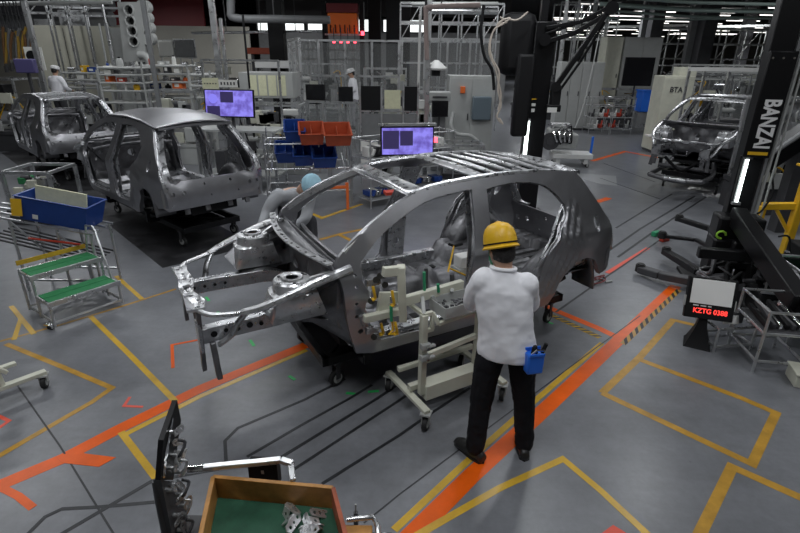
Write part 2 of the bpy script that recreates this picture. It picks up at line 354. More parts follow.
        for a, b in zip(A, B):
            c = a.lerp(b, .45) - V((.035, 0, .01)); vs += [(a.x, -sg * a.y, a.z), (c.x, -sg * c.y, c.z), (b.x, -sg * b.y, b.z), (b.x - .05, -sg * (b.y + .01), b.z)]
        m.add(vs, [(i * 4 + k, i * 4 + 4 + k, i * 4 + 5 + k, i * 4 + 1 + k) for i in range(n - 1) for k in range(3)]); m.build('hatch_frame', galv, t, 50, thick=.012)
    if roof:
        RP = [(1.05, 1.375), (1.32, 1.43), (1.92, 1.455), (2.44, 1.435), (2.88, 1.375)]
        def rf(a, b):
            u = 1.04 + a * 1.84; y = (b - .5) * 2; w = .565
            for (u0, z0), (u1, z1) in zip(RP, RP[1:]):
                if u <= u1 or u1 == 2.88: q = min(1, max(0, (u - u0) / (u1 - u0))); z = z0 + (z1 - z0) * (q if .1 < 0 else q); break
            u -= .07 * (1 - y * y) * (1 - a) - .03 * (1 - y * y) * a
            z += .012 + .075 * (1 - y * y) * (1 - .3 * abs(2 * a - 1))
            z += .02
            return (u, y * w, z - .02)
        m = MB(); m.grid(rf, 30, 24); m.build('roof_panel', steel, t, 60, thick=.01)
    m = MB(); m.tube(spl([(2.35, -.55, .22), (2.5, -.2, .12), (2.5, .2, .12), (2.35, .55, .22)], 5), .06, 8); m.tube([(2.9, -.5, .3), (2.5, -.45, .12)], .05, 8); m.tube([(2.9, .5, .3), (2.5, .45, .12)], .05, 8); m.box((2.9, 0, .27), (.5, .7, .14)); m.build('rear_underbody', mblack, t)
    m = MB(); m.box((1.3, 0, .15), (1.7, .9, .06)); m.bar((.6, -.45, .2), (2.2, -.45, .2), .08); m.bar((.6, .45, .2), (2.2, .45, .2), .08); m.build('underfloor', mblack, t)
    # rear panel
    hs = [circ(-.5, .58, .03, 10), circ(.5, .58, .03, 10), rect(-.66, .55, -.62, .60), rect(.62, .55, .66, .60), circ(-.2, .66, .02, 8), circ(.2, .66, .02, 8), circ(-.12, .5, .012, 8), circ(.3, .5, .012, 8)]
    m = plate([(-.76, .40), (-.7, .34), (0, .36), (.7, .34), (.76, .40), (.765, .62), (.70, .76), (.3, .73), (-.3, .73), (-.70, .76), (-.765, .62)], hs,
              lambda y, z: (3.30 + .03 * sin((z - .34) * 9) - .10 * (abs(y) / .76) ** 6, y, z), lambda y, z: (3.27 + .02 * sin((z - .34) * 9) - .10 * (abs(y) / .76) ** 6, y, z), .07)
    rp = m.build('rear_panel', steel, t)
    for y in (-.45, -.15, .2, .48):
        m = MB(); m.bar((3.22, y, .36), (3.24, y, .26), .07, .03); m.build('tow_bracket', dsteel, rp, bevel=.005)
    return t
def caster(mb_w, mb_f, p, r=.05, yaw=0.):
    x, y, z = p; c, s_ = cos(yaw), sin(yaw)
    mb_w.cyl((x - s_ * .018, y + c * .018, r + .001), (x + s_ * .018, y - c * .018, r + .001), r, 18)
    mb_f.box((x, y, z - .004), (.08, .08, .012), yaw)
    for k in (-1, 1): mb_f.bar((x + s_ * .027 * k, y - c * .027 * k, r), (x + s_ * .027 * k, y - c * .027 * k, z - .01), .008, .045, up=(c, s_, 0))
def add_casters(t, pts, z, r, yaw=.5, fm=None, wm=None):
    for x, y in pts:
        w, f = MB(), MB(); caster(w, f, (x, y, z), r, yaw)
        fo = f.build('caster', fm or chrome, t); wo = w.build('wheel', wm or rubber, fo)
        h = MB(); c, s_ = cos(yaw), sin(yaw)
        h.cyl((x - s_ * .0195, y + c * .0195, r), (x + s_ * .0195, y - c * .0195, r), r * .62, 16); h.build('hub', lgrey, wo)
def dolly(label, group):
    t = thing('body_dolly', label, 'dolly', group=group)
    zt = .27
    m = MB()
    for y in (-.42, .42): m.bar((.30, y, zt), (3.0, y, zt), .06, .08)
    for x in (.32, 1.2, 2.1, 2.98): m.bar((x, -.45, zt), (x, .45, zt), .06, .08)
    m.bar((.32, -.42, zt), (1.2, .42, zt), .03); m.bar((1.2, .42, zt), (2.1, -.42, zt), .03); m.bar((2.1, -.42, zt), (2.98, .42, zt), .03)
    m.build('frame', black, t, bevel=.004)
    m = MB(); m.box((.78, 0, zt - .06), (.8, .8, .012)); m.box((2.3, 0, zt - .06), (.9, .8, .012)); m.build('deck', black, t)
    for x, y in ((.62, -.6), (.62, .6), (2.2, -.6), (2.2, .6)):
        m = MB(); m.bar((x, y * .6, zt + .02), (x, y, zt + .02), .06, .06); m.bar((x, y, zt), (x, y, .455), .05); m.box((x, y, .455), (.09, .09, .02)); m.build('support_arm', black, t)
    add_casters(t, [(.42, -.42), (.42, .42), (2.85, -.42), (2.85, .42)], zt - .035, .075, .3, dgrey)
    return t
BODY = [(-1.104, 3.89, .509, .272), (-5.011, 9.35, -.742, .313), (-9.054, 13.437, -.772, .304), (5.85, 10.6, .80, .45)]
c1 = car_body('large bare steel hatchback body at the centre, no roof skin, open front pointing left', 'bare car bodies on the line', False, True)
c2 = car_body('bare steel hatchback body with a smooth roof panel, seen from behind', 'bare car bodies on the line', True)
c3 = car_body('bare open-roofed car body at the far left, behind the body with a roof panel', 'bare car bodies on the line')
c4 = copy_tree(c3); c4['label'] = 'bare open-roofed car body facing the camera, behind the tall black lettered lift column'
for c, b in zip((c1, c2, c3, c4), BODY): c.location = (b[0], b[1], b[3]); c.rotation_euler = (0, 0, b[2])
d1 = dolly('black wheeled dolly under the car body at the centre', 'dollies under the car bodies')
ds = [d1] + [copy_tree(d1) for _ in range(3)]
for d, b, l in zip(ds, BODY, (None, 'black wheeled dolly under the body with the smooth roof panel', 'black wheeled dolly under the car body at the far left', 'black wheeled dolly under the car body that faces the camera')):
    d.location = (b[0], b[1], 0); d.rotation_euler = (0, 0, b[2])
    if l: d['label'] = l
ds[3].scale = (1.25, 1.25, 1.25)
for nm, m_, P, r in (('front_subframe', dsteel, [(-.55, -.5, -.02), (-.6, 0, -.06), (-.55, .5, -.02)], .05), ('subframe_arm', dsteel, [(-.55, -.5, -.02), (.1, -.5, .02), (.4, -.4, .2)], .045), ('subframe_arm', dsteel, [(-.55, .5, -.02), (.1, .5, .02), (.4, .4, .2)], .045), ('steering_rack', dgrey, [(-.1, -.5, .12), (-.1, .5, .12)], .04), ('front_lip', bright, [(-.72, -.25, -.02), (-.72, .15, -.02)], .03), ('wiring_loom', mblack, [(-.4, -.3, .3), (-.3, 0, .1), (-.45, .3, .35)], .03)):
    m = MB(); m.tube(spl(P, 5), r, 8); m.build(nm, m_, c4, 50)
# ------------------------------------------------------------------ hall shell
def floor_mat():
    m = bpy.data.materials.new('floor_epoxy'); m.use_nodes = True; nt = m.node_tree; b = nt.nodes['Principled BSDF']; L = nt.links.new
    tc = nt.nodes.new('ShaderNodeTexCoord')
    def noise(s, d, r=.6, dist=0):
        n = nt.nodes.new('ShaderNodeTexNoise'); n.inputs['Scale'].default_value = s; n.inputs['Detail'].default_value = d; n.inputs['Roughness'].default_value = r; n.inputs['Distortion'].default_value = dist
        L(tc.outputs['Object'], n.inputs['Vector']); return n
    def rng(src, a, c, lo, hi):
        r = nt.nodes.new('ShaderNodeMapRange'); r.inputs[1].default_value = a; r.inputs[2].default_value = c; r.inputs[3].default_value = lo; r.inputs[4].default_value = hi; L(src, r.inputs[0]); return r.outputs[0]
    def mul(a, c):
        k = nt.nodes.new('ShaderNodeMath'); k.operation = 'MULTIPLY'; L(a, k.inputs[0]); L(c, k.inputs[1]); return k.outputs[0]
    big, mid, fine = noise(.55, 4), noise(3.2, 6, .6, .2), noise(22, 4, .7)
    f = mul(mul(rng(big.outputs['Fac'], .3, .7, .82, 1.12), rng(mid.outputs['Fac'], .3, .7, 0.85, 1.12)), rng(fine.outputs['Fac'], .3, .7, .93, 1.07))
    # scuffs: thin stretched streaks
    mp = nt.nodes.new('ShaderNodeMapping'); mp.inputs['Rotation'].default_value = (0, 0, .8); mp.inputs['Scale'].default_value = (1.2, 9, 1); L(tc.outputs['Object'], mp.inputs[0])
    st = nt.nodes.new('ShaderNodeTexNoise'); st.inputs['Scale'].default_value = 1.6; st.inputs['Detail'].default_value = 5; L(mp.outputs[0], st.inputs['Vector'])
    f = mul(f, rng(st.outputs['Fac'], .3, .7, 1.04, .95))
    sc = nt.nodes.new('ShaderNodeVectorMath'); sc.operation = 'SCALE'; sc.inputs[0].default_value = (.182, .188, .204); L(f, sc.inputs['Scale']); L(sc.outputs[0], b.inputs['Base Color'])
    L(rng(big.outputs['Fac'], .3, .7, .27, .34), b.inputs['Roughness'])
    bp = nt.nodes.new('ShaderNodeBump'); bp.inputs['Strength'].default_value = .06; bp.inputs['Distance'].default_value = .01; L(fine.outputs['Fac'], bp.inputs['Height']); L(bp.outputs[0], b.inputs['Normal'])
    return m
XL, XR, YF, YB, HC = -34., 48., -7., 84., 7.2
def wallbox(name, c, d, m): return struct(MB().box(c, d).build(name, m, None, 0))
wallbox('floor', ((XL + XR) / 2, (YF + YB) / 2, -.1), (XR - XL, YB - YF, .2), floor_mat())
wallm = mat('hall_wall_paint', (.36, .345, .30), .6, noise=.07, nscale=.8)
maroon = mat('maroon_cladding', (.16, .012, .016), .5, noise=.1, nscale=1)
dark = mat('dark_roof', (.03, .03, .032), .8)
wallbox('ceiling', ((XL + XR) / 2, (YF + YB) / 2, HC + .1), (XR - XL, YB - YF, .2), dark)
wallbox('wall_front', ((XL + XR) / 2, YF - .1, HC / 2), (XR - XL, .2, HC), wallm)
wallbox('wall_left', (XL - .1, (YF + YB) / 2, HC / 2), (.2, YB - YF, HC), wallm)
wallbox('wall_right', (XR + .1, (YF + YB) / 2, HC / 2), (.2, YB - YF, HC), wallm)
wallbox('wall_back', ((XL + XR) / 2, YB + .1, HC / 2), (XR - XL, .2, HC), mat('far_wall_paint', (.16, .16, .155), .7))
WY = 30.
wallbox('wall_middle', ((XL - 8.2) / 2, WY + .1, 1.95), (-8.2 - XL, .2, 3.9), wallm)
wallbox('wall_middle_upper', ((XL - 10.5) / 2, WY + .1, 5.55), (-10.5 - XL, .2, 3.3), maroon)
wallbox('wall_side', (-8.1 + 7.0, WY + 2.1, 1.9), (14.2, .2, 3.8), mat('grey_partition', (.2, .2, .2), .6, noise=.1))
wallbox('wall_side_upper', (-8.1 + 7.0, WY + 2.1, 5.9), (14.2, .2, 2.6), mat('grey_cladding', (.035, .03, .03), .6))
glow = emis('daylit_window', (.95, 1., 1.), 1.6)
fr = mat('window_frame_paint', (.05, .05, .05), .5)
for k in range(7):
    x = -7.6 + k * 1.42
    w = MB().box((x, WY + 2.08, 4.12), (1.2, .04, .6)).build('window_%d' % (k + 1), glow, None, 0); struct(w)
    m = MB()
    for a in (-.63, .63): m.box((x + a, WY + 2.0, 4.12), (.07, .14, .75))
    for a in (-.34, .34): m.box((x, WY + 2.0, 4.12 + a), (1.3, .14, .07))
    m.build('window_frame', fr, w, 0)
# ------------------------------------------------------------------ floor markings (tape and paint lying on the floor)
tor = mat('orange_tape', (.80, .115, .006), .3, noise=.12, nscale=4, spec=.2)
tye = mat('yellow_tape', (.60, .37, .04), .26, noise=.16, nscale=6, spec=.35)
tyd = mat('worn_yellow_paint', (.46, .25, .03), .34, noise=.25, nscale=7, spec=.35)
trd = mat('red_tape', (.75, .09, .05), .4)
tgr = mat('green_tape', (.03, .5, .12), .4)
trk = mat('dark_guide_track', (.022, .023, .026), .45, noise=.3, nscale=20)
lay = [0.0012]
def ribbon(mb, pts, w, h):
    pts = [V(p) for p in pts]; n = len(pts); A = []
    for i, p in enumerate(pts):
        d0 = (p - pts[i - 1]).normalized() if i else None; d1 = (pts[i + 1] - p).normalized() if i < n - 1 else None
        if d0 is None: d0 = d1
        if d1 is None: d1 = d0
        n0, n1 = V((-d0.y, d0.x, 0)), V((-d1.y, d1.x, 0)); nn = (n0 + n1).normalized(); k = w / 2 / max(.35, nn.dot(n0)); A.append((p + nn * k, p - nn * k))
    vs = []; 
    for a, b in A: vs += [(a.x, a.y, 0.0002), (b.x, b.y, 0.0002), (b.x, b.y, h), (a.x, a.y, h)]
    fs = [(i * 4 + k, i * 4 + (k + 1) % 4, i * 4 + 4 + (k + 1) % 4, i * 4 + 4 + k) for i in range(n - 1) for k in range(4)] + [(0, 1, 2, 3), tuple(len(vs) - 4 + k for k in range(4))]
    mb.add(vs, fs)
def mark(name, label, m, px, w, group=None, cat='floor marking', h=None):
    lay[0] += .00003; mb = MB()
    ribbon(mb, [G(*p) for p in px], w, h or lay[0])
    o = mb.build(name, m, None, 0); tag(o, label, cat, group); return o
mark('orange_floor_line', 'broad orange line crossing the floor from the left edge to the front dolly wheel', tor, [(-14, 491), (62, 459), (119, 429), (200, 389), (306, 345)], .115)
mark('yellow_floor_line', 'narrow yellow line hugging the camera side of the left orange line', tye, [(124, 435), (200, 396.5), (307, 350)], .05)
mark('orange_floor_line', 'broad orange line running diagonally under the feet of the helmeted worker', tor, [(404, 543), (472, 475), (542, 412), (607, 351), (676, 286)], .125)
mark('yellow_floor_line', 'narrow yellow line along the left of the orange line under the helmeted worker', tye, [(394, 530), (467, 461.5), (537, 399), (602, 343)], .05)
mark('orange_floor_line', 'short orange line from behind the rear dolly wheel to the diagonal orange line', tor, [(546, 306.5), (600, 329), (619, 338)], .09)
hz = mark('hazard_tape', 'black and yellow striped tape edging the short orange line', tye, [(549, 314), (600, 337.5)], .07)
def dashes(par, p, q, w, n, m):
    a, b = G(*p), G(*q); d = (b - a); u = d.normalized(); nn = V((-u.y, u.x, 0))
    mb = MB()
    for k in range(n):
        c = a + d * ((k + .5) / n); s = d.length / n * .25; z = .0024
        mb.add([tuple(c - u * s + nn * w / 2 + u * s * 1.5) [:2] + (z,), tuple(c + u * s + nn * w / 2 + u * s * 1.5)[:2] + (z,), tuple(c + u * s - nn * w / 2 - u * s * 1.5)[:2] + (z,), tuple(c - u * s - nn * w / 2 - u * s * 1.5)[:2] + (z,)], [(0, 1, 2, 3)])
    o = mb.build('stripes', m, par, 0); o['kind'] = 'stuff'
dashes(hz, (549, 314), (600, 337.5), .065, 9, trk)
hz = mark('hazard_tape', 'black and yellow striped tape on the right of the orange line towards the lift', tyd, [(623, 344), (679, 290)], .06)
dashes(hz, (623, 344), (679, 290), .058, 12, trk)
mark('yellow_floor_line', 'faded yellow line from the black sign stand down to the left box corner', tyd, [(694, 325), (673, 320), (640, 357), (602, 393)], .065)
mark('yellow_floor_box', 'faded yellow rectangle painted on the bare floor at the right', tyd, [(602, 393), (676, 428), (752, 464), (776, 413), (741, 398), (638, 359)], .065)
mark('yellow_floor_corner', 'yellow corner marking cut by the bottom right edge', tyd, [(694, 546), (732, 467), (806, 500)], .07)
mark('yellow_floor_corner', 'yellow marking that peaks on the floor right of the worker\'s shoes', tye, [(416, 536), (500, 488), (563, 459), (600, 490), (660, 546)], .05)
mark('yellow_floor_line', 'yellow line running from the green step stand to the left orange line', tye, [(90, 316), (130, 355), (176, 402)], .05)
mark('yellow_floor_line', 'short yellow line continuing below the left orange line toward the metal panel', tye, [(121, 432), (156, 478)], .05)
mark('yellow_floor_corner', 'faded yellow corner at the left around the cream cart wheel', tyd, [(-8, 460), (92, 402), (112, 388), (60, 366), (6, 344)], .05)
mark('yellow_floor_line', 'long faint yellow line passing the foot of the green step stand', tyd, [(-6, 343), (60, 325), (123, 306), (176, 289)], .035)
mark('yellow_floor_line', 'short yellow line beside the upper right foot of the green step stand', tye, [(116, 276), (142, 299)], .05)
mark('yellow_floor_line', 'yellow stroke leaning right at the far left of the floor', tye, [(11, 306), (34, 334)], .05)
mark('yellow_floor_line', 'yellow stroke leaning left at the far left of the floor', tye, [(21, 318), (14, 340)], .045)
mark('yellow_floor_corner', 'yellow corner marking beneath the orange legs of the bin rack', tye, [(303, 210), (322, 218), (362, 204)], .09)
mark('yellow_floor_line', 'faint yellow line on the floor right of the worker in the blue cap', tyd, [(308, 243), (340, 234), (388, 224)], .07)
mark('yellow_floor_line', 'tiny yellow branch line seen through the windscreen opening', tyd, [(338, 234), (352, 241)], .07)
mark('orange_floor_line', 'distant orange line between the engine cart and the body facing the camera', tor, [(592, 161), (625, 151.5), (660, 158)], .13)
mark('orange_floor_line', 'small orange dash behind the rear roof edge of the centre car body', tor, [(597, 202), (609, 198)], .14)
mark('red_floor_line', 'red line between the tail of the centre car and the lift arms', trd, [(607, 273), (648, 248)], .06)
mark('orange_floor_corner', 'thin orange corner mark in front of the front bumper post', tor, [(198, 340), (172, 345), (173, 368)], .03)
mark('red_floor_chevron', 'small red chevron on the floor between the yellow and orange lines', trd, [(130, 397), (124, 406), (143, 407)], .025)
mark('red_floor_chevron', 'red chevron cut by the left edge of the photo', trd, [(-6, 414), (9, 421), (-4, 430)], .03)
mark('orange_floor_line', 'worn orange offshoot below the left end of the broad orange line', tor, [(0, 487), (18, 496), (33, 508)], .05)
mb = MB(); pts = [G(*p) for p in [(56, 457), (72, 452), (116, 457.5), (99, 467), (62, 463)]]
mb.prism([(p.x, p.y) for p in pts], .0002, .0026); tag(mb.build('orange_floor_arrow', tor, None, 0), 'orange pointed tongue branching off the left orange line', 'floor marking')
mb = MB(); pts = [G(*p) for p in [(576, 173), (616, 176), (617, 186), (600, 184), (580, 178)]]
mb.prism([(p.x, p.y) for p in pts], .0002, .0014); tag(mb.build('floor_patch', mat('pale_floor_patch', (.3, .31, .32), .3), None, 0), 'pale rectangular patch on the floor behind the rear roof edge', 'floor patch')
mb = MB(); pts = [G(*p) for p in [(602, 533), (613, 525), (628, 534), (626, 545), (604, 545)]]
mb.prism([(p.x, p.y) for p in pts], .0002, .0016); tag(mb.build('floor_sticker', trd, None, 0), 'red sticker on the floor at the bottom edge of the photo', 'sticker')
for k, (a, b, l) in enumerate([((206, 297), (209, 301), 'green tape dash seen through the empty engine bay'), ((217, 312), (221, 314), 'green tape dash just above the near front rail'), ((250, 340), (254, 346), 'green tape dash below the near front rail'), ((289, 376), (295, 380), 'green tape dash on the floor left of the front dolly wheel'), ((346, 393), (355, 394), 'green tape dash right of the front dolly wheel'), ((368, 392), (379, 391), 'green tape dash beside the cream cart wheel'), ((548, 322), (553, 324), 'green tape dash beside the worker\'s elbow')]):
    mark('green_tape_dash', l, tgr, [a, b], .03, 'green tape dashes on the floor')
stain_shade = mat('oily_shaded_floor', (.022, .022, .024), .45, noise=.5, nscale=3, rvar=.1)  # oil stains and the shade under the car, both painted into one dark colour
mark('dark_floor_band', 'wide floor band darkened by oil stains and painted shade under the body with the smooth roof', stain_shade, [(30, 150), (95, 190), (150, 216), (212, 256)], 1.35, cat='floor band', h=.0010)
# guide tracks sunk in the floor
GRP = 'dark guide tracks in the floor'
for p, w, l in [([(226, 461), (225, 441), (238, 428), (304, 400), (345, 379)], .025, 'dark guide track with a bent end, nearest the left orange line'),
    ([(247, 457), (300, 426), (347, 400), (372, 385)], .025, 'dark guide track, second from the left orange line'),
    ([(60, 535), (152, 481), (280, 458), (375, 400), (396, 386)], .028, 'dark guide track that passes under the metal panel'),
    ([(290, 472), (345, 436), (397, 402), (420, 386)], .025, 'dark guide track ending at the chrome handle'),
    ([(322, 484), (400, 435), (430, 414), (470, 388)], .025, 'dark guide track under the near caster of the cream cart'),
    ([(364, 523), (400, 494), (475, 438), (600, 345), (640, 316)], .01, 'thin dark floor joint crossing between the worker\'s feet'),
    ([(17, 385), (60, 446), (118, 541)], .012, 'thin dark floor joint crossing the left orange line'),
    ([(28, 534), (45, 517), (62, 509), (100, 507), (157, 502)], .025, 'curved dark tyre mark at the bottom left'),
    ([(556, 312), (600, 281), (640, 254), (668, 234)], .025, 'dark guide track under the tail of the centre car'),
    ([(607, 252), (640, 229), (695, 196)], .035, 'dark guide track running to the body that faces the camera, left one'),
    ([(618, 257), (660, 227), (706, 197)], .035, 'dark guide track running to the body that faces the camera, right one'),
    ([(616, 228), (650, 207), (672, 194)], .03, 'short dark guide track leading under the body that faces the camera'),
    ([(600, 178), (660, 199)], .02, 'faint dark joint across the floor behind the centre car'),
    ([(603, 163), (655, 182)], .015, 'fainter dark joint nearer the orange corner behind the centre car')]:
    mark('guide_track', l, trk, p, w, GRP, 'floor track')
# ------------------------------------------------------------------ strip lights
tubem = emis('fluorescent_tube', (1, .97, .92), 3.2)
def strip_light(L):
    t = thing('strip_light', 'x', 'lamp', group='fluorescent strip lights under the roof')
    m = MB(); m.box((0, 0, .05), (L, .16, .05)); m.build('housing', white, t, 0)
    m = MB()
    for y in (-.04, .04): m.cyl((-L / 2 + .03, y, .005), (L / 2 - .03, y, .005), .017, 8)
    m.build('tube_pair', tubem, t)
    m = MB()
    for x in (-L * .35, L * .35): m.cyl((x, 0, .07), (x, 0, 2.1), .008, 6)
    h_ = MB(); h_.box((0, 0, .09), (L * .8, .04, .03)); m.v += []; o_ = m.build('suspension', dgrey, t, 0)
    return t
s0 = strip_light(2.4); s0.location = (8.5, 30, 5.0); s0.rotation_euler = (0, 0, .12)
s0['label'] = 'fluorescent strip light glowing under the dark roof in the far hall'
LBL = s0['label']
first = True
for j, y in enumerate((28.8, 30.3, 32, 34.5, 37, 40, 43, 46.5, 50, 54, 58, 63, 68, 74)):
    for i in range(7):
        x = 7 + i * (3.2 + .12 * j) + (j % 2) * 1.3 + rnd.uniform(-.4, .4)
        if x / y > .86 or x / y < .23 or (y < 36 and x < 8.5): continue
        if first: first = False; s0.location = (x, y, 5.05); continue
        dup(s0, (x, y, 5.04 + rnd.uniform(-.12, .05)), rnd.uniform(-.1, .1) + .1, LBL)
sA = dup(s0, (.4, 16.3, 4.25), .02, 'bright white strip light cut by the top edge above the orange machine'); sA.scale = (1.1, 1.6, 1)
def area(x, y, z, L, W, e, rz=0, col=(.94, .97, 1.)):
    l = bpy.data.lights.new('fluorescent_light', 'AREA'); l.shape = 'RECTANGLE'; l.size = L; l.size_y = W; l.energy = e; l.color = col
    o = bpy.data.objects.new('fluorescent_light', l); COL.objects.link(o); o.location = (x, y, z); o.rotation_euler = (0, 0, rz); return o
near = [(-4.2, 10.8), (-2.4, 6.0), (1.6, 6.6), (7.1, 14.0), (5.2, 8.0), (-7.5, 7.5), (-9, 13), (.8, 12.5), (0, 1.5), (4.5, 2.0), (-4, 1.0), (-13, 17), (-6, 16.6), (12, 10), (13, 18), (4.5, 19.5)]
for k, (x, y) in enumerate(near):
    o = dup(s0, (x, y, 5.3), R(45) if k % 2 else R(45), 'fluorescent strip light hung over the assembly floor, above the picture')
    area(x, y, 5.28, 2.4, .2, 72 if y < 15 else 75, R(45))
for x, y in ((9, 28), (18, 30), (10, 40), (24, 44), (-6, 27), (-14, 24), (14, 58), (2, 24)): area(x, y, 4.9, 3, .4, 190, .1)
w = bpy.data.worlds.new('world'); SC.world = w; w.use_nodes = True; w.node_tree.nodes['Background'].inputs[0].default_value = (.5, .55, .6, 1); w.node_tree.nodes['Background'].inputs[1].default_value = .4
# ------------------------------------------------------------------ people
skin = mat('skin', (.50, .30, .21), .5, noise=.05)
def cloth(name, col, bs=7, b=.5): return mat(name, col, .85, spec=.2, noise=.05, bump=b, bscale=bs)
shirtm = cloth('white_shirt_cloth', (.86, .86, .9), 5, .35); trm = cloth('black_trouser_cloth', (.012, .012, .015)); gshirt = cloth('grey_shirt_cloth', (.36, .37, .39)); capm = cloth('light_blue_cloth', (.32, .52, .62)); apm = cloth('dark_apron_cloth', (.05, .05, .055))
wcap = cloth('white_cap_cloth', (.75, .75, .75)); hairm = mat('dark_hair', (.012, .01, .01), .6, bump=.5, bscale=120); shoem = mat('black_shoe_leather', (.02, .02, .02), .35); glovem = mat('dark_glove', (.03, .03, .035), .7)
def rings(mb, R_, n=20):
    """R_: list of (centre, rx vector, ry vector)"""
    vs = [];
    for c, a, b in R_:
        c, a, b = V(c), V(a), V(b); vs += [c + a * cos(k * 2 * pi / n) + b * sin(k * 2 * pi / n) for k in range(n)]
    N = len(R_); mb.add(vs, [(i * n + k, i * n + (k + 1) % n, (i + 1) * n + (k + 1) % n, (i + 1) * n + k) for i in range(N - 1) for k in range(n)] + [tuple(range(n))[::-1], tuple(range((N - 1) * n, N * n))])
def blob(mb, c, a, b, d, n=12):           # ellipsoid with three axis vectors
    c, a, b, d = V(c), V(a), V(b), V(d)
    R_ = [(c + d * sin(t), a * max(cos(t), .02), b * max(cos(t), .02)) for t in [(-.5 + k / 10) * pi for k in range(11)]]
    rings(mb, R_, n)
def limb(mb, pts, rad, k=5, n=12):
    P = spl(pts, k); m = len(P); q = len(rad) - 1
    rr = []
    for i in range(m):
        t = i / (m - 1) * q; j = min(int(t), q - 1); rr.append(rad[j] + (rad[j + 1] - rad[j]) * (t - j))
    mb.tube(P, rr, n)
    blob(mb, P[0], (rr[0], 0, 0), (0, rr[0], 0), (0, 0, rr[0])); blob(mb, P[-1], (rr[-1], 0, 0), (0, rr[-1], 0), (0, 0, rr[-1]))
def fuse(o, vox, sm=4, fac=.5):
    k = o.modifiers.new('r', 'REMESH'); k.mode = 'VOXEL'; k.voxel_size = vox; k.use_smooth_shade = True
    k = o.modifiers.new('m', 'SMOOTH'); k.factor = fac; k.iterations = sm; return o
def hand(mb, w, d, up, side, s=1., curl=.9):
    """w wrist, d finger direction, up = back of the hand, side = towards the thumb"""
    w, d, up, side = V(w), V(d).normalized(), V(up).normalized(), V(side).normalized()
    blob(mb, w + d * .045 * s, side * .040 * s, up * .016 * s, d * .055 * s)
    for i, (off, ln) in enumerate(((.030, .070), (.010, .078), (-.010, .072), (-.030, .056))):
        p = w + d * .08 * s + side * off * s; q = p + (d * .9 - up * .25 * curl) * ln * .5 * s; r = q + (d * .4 - up * .9 * curl) * ln * .35 * s; e = r + (-d * .2 * curl - up * .6 + d * .3) * ln * .3 * s
        mb.tube(spl([p, q, r, e], 3), [.0095 * s] * 9 + [.0075 * s], 8)
    p = w + d * .03 * s + side * .032 * s; q = p + (side * .6 + d * .6 - up * .2).normalized() * .035 * s; r = q + (d * .9 - up * .5).normalized() * .03 * s
    mb.tube(spl([p, q, r], 3), [.0125 * s] * 4 + [.0105 * s] * 3, 8)
